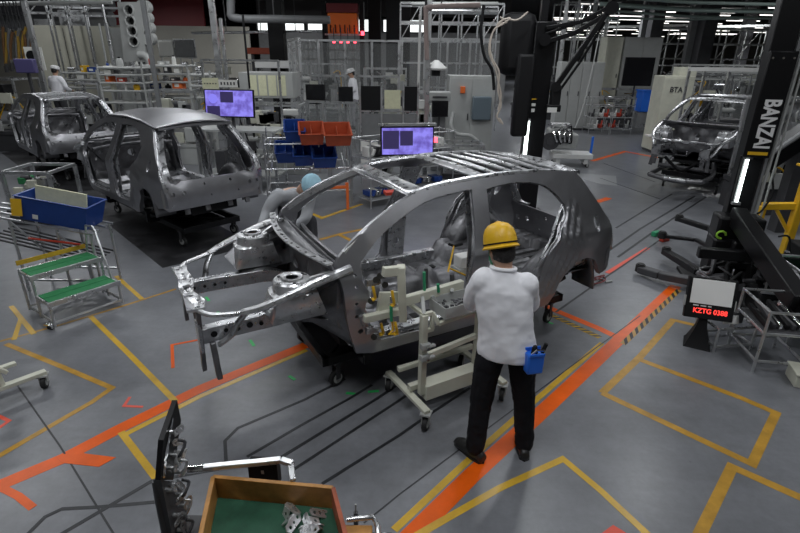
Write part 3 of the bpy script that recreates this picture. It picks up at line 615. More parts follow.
def person(label, J, shirt, trous, vox=.012, gloves=None, hat='helmet', apron=None, shoes=True):
    f = V(J['face']).normalized()                       # where the head looks
    hu = V(J.get('headup', (0, 0, 1))); hs = f.cross(hu).normalized(); hu = hs.cross(f).normalized()   # hs = the head's right
    org = V(J['origin']); t = thing('person', label, 'person', org)
    pel, che, nek, hed = [V(J[k]) for k in ('pelvis', 'chest', 'neck', 'head')]
    shs = (V(J['shR']) - V(J['shL'])).normalized(); sp = (che - pel).normalized(); fr_ = sp.cross(shs)      # forward or back of the chest
    if fr_.dot(V(J.get('front', f))) < 0: fr_ = -fr_
    hpv = (V(J['hipR']) - V(J['hipL'])).normalized()
    L = lambda mb, nm, m, vx, sm=4: fuse(mb.build(nm, m, t, 0, loc=-org), vx, sm)
    # body: head, neck, arms, hands, legs in one mesh
    b = MB(); s = .92
    blob(b, hed, hs * .076, f * .093, hu * .112, 16); blob(b, hed + f * .03 - hu * .055, hs * .052, f * .058, hu * .05)
    rings(b, [(hed + f * .088 + hu * .015, hs * .008, hu * .01), (hed + f * .112 - hu * .018, hs * .015, hu * .012), (hed + f * .09 - hu * .026, hs * .018, hu * .008)], 8)
    for k in (-1, 1): blob(b, hed + hs * .077 * k - hu * .01 - f * .005, hs * .010, f * .02, hu * .032, 8)
    blob(b, hed + f * .088 - hu * .055, hs * .024, f * .01, hu * .009, 8)
    limb(b, [nek - sp * .05, nek, hed - hu * .06 - f * .015], [.065, .058, .056])
    rings(b, [(pel - sp * .05, shs * .15, fr_ * .1), (pel + sp * .08, shs * .14, fr_ * .09), (che - sp * .05, shs * .155, fr_ * .1), (che + sp * .1, shs * .14, fr_ * .09), (nek - sp * .03, shs * .06, fr_ * .05)])
    for q in 'LR':
        sh, el, wr, hi, kn, an = [V(J[k + q]) for k in ('sh', 'el', 'wr', 'hip', 'kn', 'an')]
        limb(b, [sh, el, wr], [.05, .043, .036, .03, .024]); limb(b, [hi, kn, an], [.085, .065, .05, .048, .035])
        d = V(J.get('hand' + q, (wr - el))).normalized(); up = V(J.get('up' + q, (0, 0, 1))); up = (up - d * up.dot(d)).normalized(); sd = up.cross(d) * (1 if q == 'L' else -1)
        sd = -sd
        hand(b, wr + d * .01, d, up, sd, 1.0)
    body = L(b, 'body', skin, min(vox, .006) if vox < .01 else vox, 2)
    if gloves:
        for q in 'LR':
            m = MB(); wr, el = V(J['wr' + q]), V(J['el' + q]); d = V(J.get('hand' + q, (wr - el))).normalized(); up = V(J.get('up' + q, (0, 0, 1))); up = (up - d * up.dot(d)).normalized(); sd = -up.cross(d) * (1 if q == 'L' else -1)
            hand(m, wr + d * .01, d, up, sd, 1.12); limb(m, [wr - d * .05, wr + d * .02], [.04, .036]); L(m, 'glove', gloves, .007, 2)
    # eyes and brows
    if vox < .01:
        for k in (-1, 1):
            m = MB(); blob(m, hed + f * .083 + hs * .031 * k + hu * .012, hs * .012, f * .006, hu * .007, 10); m.build('eye', white, t, 60, loc=-org)
    m = MB(); blob(m, hed - f * .012 + hu * .015, hs * .084, f * .096, hu * .115, 16); blob(m, hed - f * .05 - hu * .03, hs * .07, f * .05, hu * .06)
    L(m, 'hair', hairm, .014, 2)
    # shirt
    m = MB(); hem = J.get('hem', .10); fl = J.get('loose', 1.)
    rings(m, [(pel - sp * hem, shs * .182 * fl, fr_ * .132), (pel - sp * (hem - .06), shs * .187 * fl, fr_ * .135), (pel + sp * .10, shs * .178, fr_ * .128), (che - sp * .08, shs * .183, fr_ * .13), (che + sp * .06, shs * .185, fr_ * .125),
              (che.lerp(nek, .62), shs * .15, fr_ * .095), (nek - sp * .03, shs * .085, fr_ * .078), (nek - sp * .002, shs * .07, fr_ * .068)], 28)
    for q in 'LR':
        sh, el, wr = [V(J[k + q]) for k in ('sh', 'el', 'wr')]; cu = el.lerp(wr, .86)
        limb(m, [sh - sp * .02, nek - sp * .07], [.062, .066])
        limb(m, [sh.lerp(che, .15), sh * .55 + el * .45, el, cu], [.083, .075, .066, .06, .05, .043])
    so = L(m, 'shirt', shirt, vox, 4)
    if vox < .01:
        tx = bpy.data.textures.new('folds', 'CLOUDS'); tx.noise_scale = .17; dm = so.modifiers.new('d', 'DISPLACE'); dm.texture = tx; dm.strength = .03; dm.mid_level = .5
        c = MB(); c.tube([nek - sp * .005 + shs * .074 * cos(a) + fr_ * .07 * sin(a) for a in [k * 2 * pi / 20 for k in range(20)]], .014, 8, closed=True); c.build('collar', shirt, so)
    # trousers
    m = MB(); rings(m, [(pel + sp * .0, hpv * .135, fr_ * .10), (pel - V((0, 0, .06)), hpv * .165, fr_ * .12), (pel - V((0, 0, .14)), hpv * .16, fr_ * .11)])
    for q in 'LR':
        hi, kn, an = [V(J[k + q]) for k in ('hip', 'kn', 'an')]; limb(m, [hi, kn, an + V((0, 0, .0))], [.094, .096, .085, .075, .070, .066])
    to = L(m, 'trousers', trous, vox, 3)
    if vox < .01:
        tx = bpy.data.textures.new('folds2', 'CLOUDS'); tx.noise_scale = .07; dm = to.modifiers.new('d', 'DISPLACE'); dm.texture = tx; dm.strength = .016
    if apron:
        m = MB(); m.grid(lambda a, b: tuple((che + fr_ * .13).lerp(V((pel.x, pel.y, .42)) + V((fr_.x, fr_.y, 0)) * .24, a) - fr_ * .06 * (abs(b - .5) * 2) ** 2 + shs * ((b - .5) * (.34 + .1 * a))), 14, 10); m.build('apron', apron, t, 60, thick=.008, loc=-org)
    for q in 'LR':
        an = V(J['an' + q]); td = V(J['toe' + q]).normalized(); sd = td.cross(V((0, 0, 1))); z = V((0, 0, 1)); gz = V((an.x, an.y, J.get('ground', 0)))
        m = MB(); rings(m, [(gz - td * .085 + z * .035, sd * .033, z * .034), (gz - td * .06 + z * .045, sd * .036, z * .043), (gz + z * .052, sd * .046, z * .055), (gz + td * .07 + z * .042, sd * .052, z * .044), (gz + td * .14 + z * .034, sd * .053, z * .036), (gz + td * .185 + z * .026, sd * .03, z * .022)], 14)
        limb(m, [gz + z * .06 - td * .01, gz + z * .12 - td * .012], [.045, .045])
        sh_ = L(m, 'shoe', shoem, .008, 2)
        m = MB(); m.prism([(x * sc * (1.0), y) for x, y, sc in [(-.045, 0, 1), (-.04, .12, 1), (-.03, .175, 1), (0, .195, 1), (.03, .175, 1), (.048, .12, 1), (.04, 0, 1), (.034, -.07, 1), (0, -.092, 1), (-.034, -.07, 1)]], .0, .018, Matrix.Translation(gz) @ Matrix.Rotation(atan2(td.y, td.x) - pi / 2, 4, 'Z')); m.build('sole', rubber, sh_, 40, loc=(0, 0, 0))
        sh_.children[0].location = (0, 0, 0)
    # headwear
    T = Matrix((( hs.x, f.x, hu.x, 0), (hs.y, f.y, hu.y, 0), (hs.z, f.z, hu.z, 0), (0, 0, 0, 1)))
    T = Matrix.Translation(hed - org) @ T
    if hat == 'helmet':
        m = MB(); R_ = []
        prof = [(1.0, 0), (1.0, .022), (.985, .05), (.93, .08), (.80, .108), (.6, .128), (.33, .139), (.05, .142)]
        rings(m, [((0, .0, .02 + z * 1.12), (.102 * r, 0, 0), (0, .124 * r, 0)) for r, z in prof], 28); m.v = [tuple(T @ V(p)) for p in m.v]; he = m.build('helmet', yellow, t, 50); 
        m = MB()
        for k, (x, w) in enumerate(((0, .022), (.045, .014), (-.045, .014))):
            P = [V((x, sin(a) * .122 * (1 - abs(x)), .02 + cos(a) * (.16 - abs(x) * .35))) for a in [(-.36 + .72 * i / 14) * pi for i in range(15)]]
            m.tube([T @ p for p in P], w * .5, 8, flat=.5)
        m.build('crown_rib', yellow, he, 50, label=None)
        m = MB(); rings(m, [((0, 0, .012), (.111, 0, 0), (0, .132, 0)), ((0, .0, .02), (.113, 0, 0), (0, .136, 0)), ((0, 0, .03), (.102, 0, 0), (0, .124, 0))], 28); m.v = [tuple(T @ V(p)) for p in m.v]; m.build('brim', yellow, he, 50)
        m = MB(); rings(m, [((0, 0, .038), (.1035, 0, 0), (0, .1255, 0)), ((0, 0, .048), (.1035, 0, 0), (0, .1255, 0))], 28); m.v = [tuple(T @ V(p)) for p in m.v]; m.build('helmet_band', mblack, he, 50, label='dark band around the yellow helmet')
        m = MB(); m.tube([T @ V(p) for p in [(.08, .0, .02), (.078, .02, -.05), (.04, .05, -.11), (0, .06, -.125), (-.04, .05, -.11), (-.078, .02, -.05), (-.08, 0, .02)]], .006, 6); m.build('chin_strap', gpaint, he)
    elif hat:
        m = MB(); rings(m, [((0, 0, .02 + z), (.108 * r, 0, 0), (0, .122 * r, 0)) for r, z in [(1.0, 0), (1.03, .03), (1.0, .06), (.86, .09), (.6, .105), (.1, .112)]], 20)
        rings(m, [((0, .10, .03), (.07, 0, 0), (0, .03, 0)), ((0, .125, .022), (.06, 0, 0), (0, .03, 0)), ((0, .15, .012), (.04, 0, 0), (0, .01, 0))], 12)
        m.v = [tuple(T @ V(p)) for p in m.v]; c = m.build('cap', hat, t, 60); fuse(c, .008, 2)
    return t
W1 = dict(origin=(.72, 2.9, 0), face=(-.28, .82, -.38), headup=(-.12, .3, 1), pelvis=(.705, 2.94, .93), chest=(.675, 2.985, 1.21), neck=(.655, 3.02, 1.41), head=(.64, 3.06, 1.51),
    shL=(.515, 3.02, 1.335), shR=(.82, 2.985, 1.325), elL=(.485, 3.12, 1.10), elR=(.865, 3.12, 1.10), wrL=(.55, 3.33, 1.03), wrR=(.68, 3.35, 1.04), hipL=(.615, 2.94, .88), hipR=(.80, 2.95, .88), knL=(.572, 2.93, .49), knR=(.865, 2.955, .49),
    anL=(.548, 2.885, .09), anR=(.905, 2.93, .09), toeL=(-.62, .75, 0), toeR=(.1, 1, 0), front=(0, 1, 0), hem=.125, loose=1.06)
person('person in a yellow helmet, white shirt and black trousers, back to the camera', W1, shirtm, trm, .009)
W2 = dict(origin=(-1.25, 5.45, 0), face=(.0, -.62, -.72), headup=(.62, -.3, .6), pelvis=(-1.20, 5.56, .93), chest=(-1.16, 5.40, 1.19), neck=(-1.03, 5.25, 1.33), head=(-.94, 5.15, 1.39), shL=(-.95, 5.36, 1.27), shR=(-1.30, 5.25, 1.27),
    elR=(-1.40, 5.17, 1.10), wrR=(-1.43, 5.02, 1.01), elL=(-1.0, 5.14, 1.05), wrL=(-1.14, 5.0, .98), hipL=(-1.04, 5.58, .88), hipR=(-1.23, 5.54, .88), knL=(-1.02, 5.48, .48), knR=(-1.23, 5.43, .48), anL=(-1.02, 5.55, .09), anR=(-1.25, 5.5, .09),
    toeL=(.2, -1, 0), toeR=(0, -1, 0), front=(.3, -1, -.3))
person('person in a light blue cap and grey shirt bending over behind the open engine bay', W2, gshirt, apm, .011, gloves=glovem, hat=capm, apron=apm)
def standing(label, x, y, z, ang, shirt, trous, hat, reach=.3):
    c, s_ = cos(ang), sin(ang); P = lambda a, b, h: (x + a * s_ + b * c, y - a * c + b * s_, z + h)     # a to the person's right, b forward
    J = dict(origin=(x, y, z), face=(c, s_, -.3), pelvis=P(0, 0, .93), chest=P(0, .03, 1.24), neck=P(0, .05, 1.45), head=P(0, .08, 1.58), shL=P(-.17, .03, 1.38), shR=P(.17, .03, 1.38), elL=P(-.24, .08, 1.12), elR=P(.24, .08, 1.12), wrL=P(-.17, reach, 1.06), wrR=P(.17, reach, 1.06),
        hipL=P(-.09, 0, .88), hipR=P(.09, 0, .88), knL=P(-.1, .02, .49), knR=P(.1, .02, .49), anL=P(-.11, -.02, .09), anR=P(.11, -.02, .09), toeL=(c, s_, 0), toeR=(c, s_, 0), front=(c, s_, 0), ground=z)
    return person(label, J, shirt, trous, .016, hat=hat)
standing('person in a white cap and white shirt, back turned, behind the far left car body', -9.55, 15.0, .55, R(80), shirtm, apm, wcap)
standing('person in white with a white cap standing inside the tall aluminium fence', -1.42, 16.0, .55, R(200), shirtm, mat('pale_trousers', (.3, .3, .32), .8), wcap, .34)
# ------------------------------------------------------------------ near equipment
CX0, CY0, CYAW = BODY[0][:3]
def CPl(x, y, w):                                  # measured photo point -> point on the plane w beside the centre car
    d = ray(x, y); s_, c_ = sin(CYAW), cos(CYAW); t = (w + CX0 * s_ - CY0 * c_) / (d[0] * s_ - d[1] * c_); return V((d[0] * t, d[1] * t, CH + d[2] * t))
def VZ(X, Y, py):                                  # height of a photo row on the vertical above (X,Y)
    lo, hi = -1, 6
    for _ in range(40):
        z = (lo + hi) / 2; f = Y * cos(PITCH) - (z - CH) * sin(PITCH); up = Y * sin(PITCH) + (z - CH) * cos(PITCH)
        u, v = X / f, up / f; y = 266.5 - FPX * (-sin(ROLL) * u + cos(ROLL) * v)
        if y > py: lo = z
        else: hi = z
    return z
def part(par, name, m, fn, org=None, ang=40, bevel=0, label=None, thick=0):
    mb = MB(); fn(mb); o = mb.build(name, m, par, ang, bevel=bevel, thick=thick, label=label)
    if org is not None: o.location = -V(org)
    return o
def bars(L, w, h=None):
    def f(m):
        for p, q in L: m.bar(p, q, w, h)
    return f
def tubes(L, r, n=8):
    def f(m):
        for P in L: m.tube(P, r, n)
    return f
# --- cream cart beside the centre car
A0, A3, A2 = V((.21, 3.17, 0)), V((.86, 3.55, 0)), V((-.06, 3.66, 0))
ex = (A3 - A0).normalized(); ey = V((-ex.y, ex.x, 0)); cyaw = atan2(ex.y, ex.x); Lx, Ly = (A3 - A0).length, .57
cart = thing('jig_cart', 'cream tubular cart on four casters between the door opening and the helmeted worker', 'cart', A0, cyaw)
zb = .17
part(cart, 'base_rail', cream, bars([((0, -.02, zb), (0, Ly + .02, zb))], .055, .03), bevel=.004); part(cart, 'base_rail', cream, bars([((Lx, -.02, zb), (Lx, Ly + .02, zb))], .055, .03), bevel=.004)
part(cart, 'cross_rail', cream, bars([((0, Ly * .45, zb + .05), (Lx, Ly * .45, zb + .05))], .05, .05), bevel=.004)
part(cart, 'cross_rail', cream, bars([((0, Ly * .75, zb + .12), (Lx, Ly * .75, zb + .12))], .04, .04), bevel=.004)
part(cart, 'counterweight_box', cream, lambda m: m.box((Lx * .48, Ly * .35, zb + .02), (Lx * .7, .10, .13)), bevel=.004)
zp = .87; px0 = .085
part(cart, 'post', cream, bars([((px0, .2, zb), (px0, .2, zp))], .05, .05), bevel=.005); part(cart, 'post', cream, bars([((Lx - .1, .25, zb), (Lx - .1, .25, zp))], .05, .05), bevel=.005)
part(cart, 'mid_rail', cream, bars([((px0, .23, .48), (Lx - .1, .25, .52))], .035, .045), bevel=.004)
part(cart, 'top_frame', cream, bars([((px0, .2, zp), (px0 + .075, .2, zp)), ((px0 + .075, .2, zp), (px0 + .075, .2, zp - .14)), ((px0, .2, zp - .14), (px0 + .085, .2, zp - .14)), ((px0 + .075, .2, zp - .005), (.2, .17, zp - .09)), ((.2, .17, zp - .09), (.62, .17, zp - .06)), ((.62, .17, zp - .06), (.62, .5, zp - .06)), ((px0, .2, zp), (px0, .5, zp))], .03), bevel=.003)
for z in (.62, .52):
    cl = part(cart, 'clamp_block', lgrey, lambda m: (m.box((px0, .17, z), (.075, .05, .045)), m.box((px0 + .05, .15, z), (.05, .03, .02))), bevel=.004)
    part(cl, 'clamp_bolt', chrome, lambda m: m.cyl((px0, .12, z), (px0, .15, z), .012, 8))
add_casters(cart, [(0, 0), (0, Ly), (Lx, 0), (Lx, Ly)], zb - .015, .055, .7, lgrey)
tr = thing('parts_tray', 'grey tray of small steel parts on the cream cart, at the worker\'s left hand', 'tray', A0 + ex * .43 + ey * .24 + V((0, 0, zp - .045)), cyaw)
part(tr, 'tray_shell', lgrey, lambda m: (m.box((0, 0, .005), (.40, .22, .01)), m.box((0, -.11, .045), (.40, .006, .09)), m.box((0, .11, .045), (.40, .006, .09)), m.box((-.2, 0, .045), (.006, .22, .09)), m.box((.2, 0, .045), (.006, .22, .09))))
st = part(tr, 'steel_part', dsteel, lambda m: [m.box((rnd.uniform(-.17, .17), rnd.uniform(-.08, .08), .02 + rnd.random() * .03), (.03, .012, .012), rnd.random() * 3) for _ in range(60)]); st['kind'] = 'stuff'
# --- jig held in the front door opening
o = CPl(395, 300, .93)
jig = thing('door_hinge_jig', 'cream jig frame with yellow-handled clamps held in the front door opening', 'jig', o)
Q = lambda x, y, w=.93: CPl(x, y, w)
part(jig, 'upright', cream, bars([(Q(401, 266), Q(403, 320))], .085, .06), o, bevel=.006)
part(jig, 'top_arm', cream, bars([(Q(383, 272), Q(404, 270))], .05, .07), o, bevel=.005)
part(jig, 'lower_arm', cream, bars([(Q(364, 319), Q(404, 310))], .05, .055), o, bevel=.005)
part(jig, 'arm_plate', cream, bars([(Q(378, 303, .9), Q(397, 302, .9))], .03, .17), o, bevel=.004)
part(jig, 'cross_arm', cream, bars([(Q(404, 301), Q(462, 284, .86))], .05, .075), o, bevel=.006)
for a_, b_ in ((Q(366, 283, .84), Q(380, 281, .84)), (Q(366, 331, .84), Q(378, 329, .84)), (Q(362, 315, .84), Q(366, 326, .84))): part(jig, 'locating_plate', galv, bars([(a_, b_)], .03, .05), o)
for (x, y, w, l) in ((373, 292, .89, 14), (392, 297, .97, 16), (381, 328, .9, 12), (395, 327, .97, 13)):
    c = part(jig, 'toggle_clamp', chrome, lambda m: (m.bar(Q(x, y, w), Q(x, y + l * .5, w), .025, .03), m.cyl(Q(x - 3, y + l * .5, w), Q(x + 4, y + l * .5, w), .012)), o)
    part(c, 'clamp_handle', yellow, lambda m: m.tube(spl([Q(x, y - l * .4, w + .02), Q(x + 1, y, w + .03), Q(x + 2, y + l * .45, w + .02), Q(x - 1, y + l * .6, w + .02)], 4), .011, 8))
for (x, y) in ((376, 280), (385, 285), (371, 301), (384, 320), (374, 337), (389, 333), (380, 276)):
    part(jig, 'locating_pin', chrome, lambda m: (m.cyl(Q(x, y, .84), Q(x, y, .91), .014), m.cyl(Q(x, y, .88), Q(x, y, .9), .024)), o)
for x, y0, y1, w in ((391, 306, 321, .99), (424, 272, 295, .9), (438, 284, 292, .92)):
    part(jig, 'green_grip', gpaint, lambda m: m.tube([Q(x, y0, w), Q(x + .6, y1, w)], .012, 10), o)
part(jig, 'hanging_handle', yellow, lambda m: m.tube([Q(392, 318, .98), Q(393, 330, .98), Q(389, 334, .98), Q(398, 334, .98)], .009, 8), o)
part(jig, 'link_bar', lgrey, bars([(Q(422, 297), A0 + ex * .085 + ey * .2 + V((0, 0, zp))), (Q(452, 290), A0 + ex * .5 + ey * .45 + V((0, 0, zp - .06))), (Q(432, 296), Q(442, 315))], .028), o, bevel=.003)
part(jig, 'guide_post', dgrey, lambda m: (m.cyl(Q(426, 268, .86), Q(427, 296, .86), .014), m.cyl(Q(452, 274, .8), Q(453, 296, .8), .02), m.cyl(Q(436, 298, .86), Q(437, 312, .86), .016)), o)
o = CPl(465, 262, .45)
sb = thing('tool_box', 'small white box with an orange-red front inside the door opening beside the yellow helmet', 'box', o, .5)
part(sb, 'case', white, lambda m: m.box((0, 0, .02), (.17, .13, .11)), bevel=.012); part(sb, 'front_cover', orange, lambda m: m.box((.075, -.055, -.03), (.09, .06, .09)), bevel=.01); part(sb, 'base', lgrey, lambda m: m.box((0, 0, -.06), (.2, .15, .05)), bevel=.006)
o = CPl(450, 262, .6)
yr = thing('reaching_tool', 'thin yellow handled rod leaning across the door opening', 'tool', o)
part(yr, 'rod', yellow, tubes([[CPl(454, 246, .55), CPl(448, 272, .65)], [CPl(449, 268, .6), CPl(474, 279, .62)]], .008), o); part(yr, 'hook', mblack, tubes([[CPl(449, 244, .5), CPl(454, 246, .55), CPl(462, 244, .5)]], .012), o)
# --- blue pouch on the worker's hip
o = GY(534, 361, 2.80)
pc = thing('tool_pouch', 'bright blue tool pouch hanging at the helmeted worker\'s right hip', 'pouch', o, .2)
part(pc, 'pouch_body', bblue, lambda m: (m.box((0, 0, -.01), (.11, .07, .14)),), bevel=.012); part(pc, 'rim', bblue, lambda m: (m.box((0, -.035, .06), (.105, .008, .02)), m.box((0, .035, .07), (.105, .008, .03))), bevel=.003)
for k, (x, a) in enumerate(((-.02, .1), (.015, -.2), (.035, .35))):
    part(pc, 'tool_handle', mblack, lambda m: m.cyl((x, 0, .02), (x + a * .1, 0, .10 + .01 * k), .013, 10))
part(pc, 'steel_tool', chrome, lambda m: m.tube([(-.03, -.01, .05), (0, -.02, .09), (.05, -.02, .085)], .008, 8))
# --- green step stand at the left
A, B = G(56, 329), G(123, 305); ex2 = (B - A).normalized(); yaw2 = atan2(ex2.y, ex2.x); L2 = (B - A).length
sst = thing('step_stand', 'aluminium two-step stand with green treads, at the left in front of the blue bin', 'step stand', A, yaw2)
z1, z2 = VZ(A.x, A.y, 304), VZ(A.x, A.y, 304) * 2
z1 = max(.16, z1); z2 = z1 + .21
for nm, y0, z in (('lower', .0, z1), ('upper', .31, z2)):
    tb = part(sst, 'tread', alu, lambda m: (m.box((L2 / 2, y0 + .15, z - .015), (L2 + .02, .32, .03)), m.box((L2 / 2, y0 - .01, z - .01), (L2 + .04, .02, .05))), bevel=.003)
    for q in (-1, 1): part(tb, 'tread_mat', green, lambda m: m.box((L2 / 2, y0 + .155 + q * .07, z + .003), (L2 - .02, .125, .008)))
for x in (0, L2):
    for y, z in ((0, z1), (.31, z2), (.62, z2)): part(sst, 'leg', alu, lambda m: m.cyl((x, y, .03), (x, y, z), .014, 10))
for q_ in ([(0, 0, .07), (L2, 0, .07)], [(0, .62, .07), (L2, .62, .07)], [(0, 0, .07), (0, .62, .07)], [(L2, 0, .07), (L2, .62, .07)], [(0, .62, z2), (L2, .62, z2)]): part(sst, 'lower_rail', alu, tubes([q_], .013))
part(sst, 'handrail', alu, tubes([[(L2, .14, z1), (L2, .3, .82), (L2 - .0, .34, .86), (L2 - .0, .5, .84), (L2, .62, z2)]], .013))
part(sst, 'yellow_board', tye, lambda m: m.box((L2 / 2, .64, z2 + .07), (L2, .012, .05)), label='yellow board behind the upper tread')
add_casters(sst, [(-.03, .03)], .07, .03, .4)
# --- rack with the blue bin
P0, P1 = G(16, 219, .90), G(87, 232, .76); e = (P1 - P0); Lb = e.length; en = e.normalized(); yb = V((-en.y, en.x, 0)).normalized(); ub = en.cross(yb)
if ub.z < 0: ub = -ub
MR = Matrix(((en.x, yb.x, ub.x), (en.y, yb.y, ub.y), (en.z, yb.z, ub.z))).to_4x4()
rk = thing('chute_rack', 'tall tubular steel chute rack at the left edge carrying the dark blue bin', 'rack', P0)
fl = lambda a, b, z=0: P0 + en * a + yb * b + V((0, 0, z))
for a in (-.1, .42, Lb + .02):
    for b in (0.02, .42):
        p = fl(a, b); part(rk, 'post', alu, lambda m: m.cyl((p.x, p.y, 0.0), (p.x, p.y, p.z - .02), .016, 10), P0)
part(rk, 'chute_rail', alu, tubes([[fl(-.45, b, -.02), fl(Lb + .06, b, -.02)] for b in (.0, .14, .28, .42)], .014), P0)
part(rk, 'lower_chute', dgrey, tubes([[fl(-.4, b, -.3), fl(Lb, b, -.38)] for b in (.02, .1, .18, .26, .34, .42)], .012), P0)
part(rk, 'bottom_rail', alu, tubes([[V((fl(-.1, b).x, fl(-.1, b).y, .15)), V((fl(Lb, b).x, fl(Lb, b).y, .15))] for b in (.02, .42)], .014), P0)
part(rk, 'red_stop_bar', red, tubes([[fl(.1, -.02, -.2), fl(Lb - .1, -.02, -.16)]], .013), P0, label='red bar')
part(rk, 'cross_brace', alu, tubes([[fl(-.1, .02, -.05), V((fl(.42, .02).x, fl(.42, .02).y, .3))], [fl(.42, .02, -.1), V((fl(Lb, .02).x, fl(Lb, .02).y, .35))]], .012), P0)
bb = thing('storage_bin', 'dark blue plastic bin tilted on the chute rack at the left edge', 'bin', P0)
hb = .27
def binf(L, W, H, th=.012, tp=.03):
    def f(m, T=None):
        n = [(0, 0), (L, 0), (L, W), (0, W)]; c = (L / 2, W / 2)
        def r(k, z): 
            s_ = k; return [(c[0] + (x - c[0]) * (1 - (s_) / (L / 2)), c[1] + (y - c[1]) * (1 - s_ / (W / 2)), z) for x, y in n]
        R_ = [r(tp, 0), r(0, H), r(-.012, H), r(-.012, H + .008), r(th, H + .008), r(tp + th, .01)]
        vs = [p for q in R_ for p in q]; fs = [(i * 4 + k, i * 4 + (k + 1) % 4, i * 4 + 4 + (k + 1) % 4, i * 4 + 4 + k) for i in range(5) for k in range(4)] + [(3, 2, 1, 0), (20, 21, 22, 23)]
        m.add(vs, fs, T)
    return f
bf = binf(Lb, .40, hb)
part(bb, 'bin_shell', blue, lambda m: bf(m, MR), None)
part(bb, 'inner_liner', ypaper, lambda m: m.box((Lb * .42, .30, hb * .5 + .03), (Lb * .75, .02, hb + .06), 0, MR), bevel=.004)
part(bb, 'label_card', white, lambda m: (m.box((Lb * .83, .004, hb * .62), (.12, .003, .05), 0, MR @ Matrix.Rotation(-.11, 4, 'X')),), label='white label')
part(bb, 'small_label', white, lambda m: m.box((Lb * .26, .017, hb * .22), (.06, .003, .05), 0, MR), label='small white label')
part(bb, 'yellow_tag', yellow, lambda m: m.box((.02, -.03, hb * .55), (.10, .004, .2), 0, MR @ Matrix.Rotation(.4, 4, 'Z')), label='yellow tag at the left end')
# --- cream cart cut by the left edge
o = G(46, 387)
cc = thing('wheeled_frame', 'cream wheeled frame cut by the left edge, its black caster on the yellow corner', 'cart', o)
D = (G(-4, 385, .14) - G(47, 366, .14)); D.z = 0; D.normalize(); q = lambda a, b, z: o + D * a + V((D.y, -D.x, 0)) * -b + V((0, 0, z))
part(cc, 'base_arm', cream, bars([(q(-.03, 0, .14), q(.9, 0, .16))], .06, .035), o, bevel=.004)
part(cc, 'upright', cream, bars([(q(.28, 0, .16), q(.30, 0, .52)), (q(.42, -.1, .16), q(.42, -.1, .75))], .05, .04), o, bevel=.004)
part(cc, 'angled_link', cream, bars([(q(.22, 0, .26), q(.36, 0, .42)), (q(.3, 0, .5), q(.6, 0, .62))], .045, .03), o, bevel=.004)
part(cc, 'hose', tye, lambda m: m.tube(spl([q(.24, 0, .56), q(.34, .02, .66), q(.46, 0, .6), q(.6, 0, .7)], 4), .015), o, label='yellow hose')
part(cc, 'rear_arm', cream, bars([(q(.1, -.3, .16), q(.9, -.3, .16)), (q(.42, -.35, .16), q(.42, .05, .16))], .05, .03), o, bevel=.004)
add_casters(cc, [(0, 0)], .125, .055, 1.9, lgrey)
# --- near bottom: wooden tray, chrome handle, metal panel
zt = 1.0
T0, T1, T2, T3 = G(213, 476, zt), G(333, 487, zt), G(347, 540, zt), G(198, 545, zt)
T2 = T1 + (T2 - T1) * 1.9; T3 = T0 + (T3 - T0) * 1.9
o = V((-.45, 1.4, zt - .13))
wt = thing('wooden_tray', 'open wooden tray lined with a green mat at the bottom edge of the photo', 'tray', o)
wood = mat('tray_wood', (.42, .2, .05), .5, noise=.35, nscale=9)
for nm, a, b in (('far_side', T0, T1), ('right_side', T1, T2), ('left_side', T0, T3), ('near_side', T3, T2)):
    part(wt, nm, wood if nm != 'right_side' else mat('tray_wood_red', (.28, .06, .02), .5, noise=.4, nscale=9), bars([(a - V((0, 0, .055)), b - V((0, 0, .055)))], .018, .11), o, bevel=.002)
part(wt, 'bottom_board', wood, lambda m: m.prism([(p.x, p.y) for p in (T0, T3, T2, T1)], zt - .12, zt - .11), o)
part(wt, 'green_mat', mat('dark_green_mat', (.014, .075, .04), .8, noise=.2, nscale=20), lambda m: m.prism([(p.x * .97 - .012, p.y * .97 + .035) for p in (T0, T3, T2, T1)], zt - .109, zt - .104), o, label='green mat lining the tray')
def bracket(name, label, c, rot, grp='steel brackets in the wooden tray'):
    t = thing(name, label, 'bracket', c, 0, grp); M_ = Matrix.Rotation(rot[2], 4, 'Z') @ Matrix.Rotation(rot[0], 4, 'X') @ Matrix.Rotation(rot[1], 4, 'Y')
    out = [(-.012, -.012), (.05, -.016), (.062, .0), (.05, .016), (-.012, .016), (-.02, .002)]
    m = plate(out, [circ(0, 0, .006, 8), circ(.022, 0, .005, 8), circ(.045, 0, .006, 8)], lambda a, b: (a, b, .004), lambda a, b: (a, b, 0), .05); m.v = [tuple(M_ @ V(p)) for p in m.v]; m.build('strap', bright, t)
    m = plate([(0, 0), (.035, 0), (.035, .03), (.0, .035)], [circ(.018, .018, .006, 8)], lambda a, b: (a + .01, .018, -b), lambda a, b: (a + .01, .015, -b), .05); m.v = [tuple(M_ @ V(p)) for p in m.v]; m.build('flange', bright, t)
    return t
for k, (px, py, r, l) in enumerate([(296, 512, (.5, .2, 2.2), 'perforated steel bracket lying leftmost in the wooden tray'), (306, 519, (1.0, -.3, -.9), 'steel bracket standing on edge in the middle of the pile in the wooden tray'), (314, 513, (.2, .6, .3), 'rightmost steel bracket in the wooden tray'),
        (290, 528, (.8, .1, 1.2), 'steel bracket at the bottom left of the pile in the wooden tray'), (305, 531, (.3, -.5, -.2), 'steel bracket cut by the bottom edge in the wooden tray'), (318, 527, (1.2, .4, 2.8), 'steel bracket leaning on the right wall of the wooden tray')]):
    bracket('bracket', l, G(px, py, zt - .075), r).scale = (1.25,) * 3
o = G(240, 465, 1.03)
ch = thing('pull_handle', 'chrome angled bar above the wooden tray, bent down at its right end', 'handle bar', o)
H = lambda x, y, z=1.03: G(x, y, z)
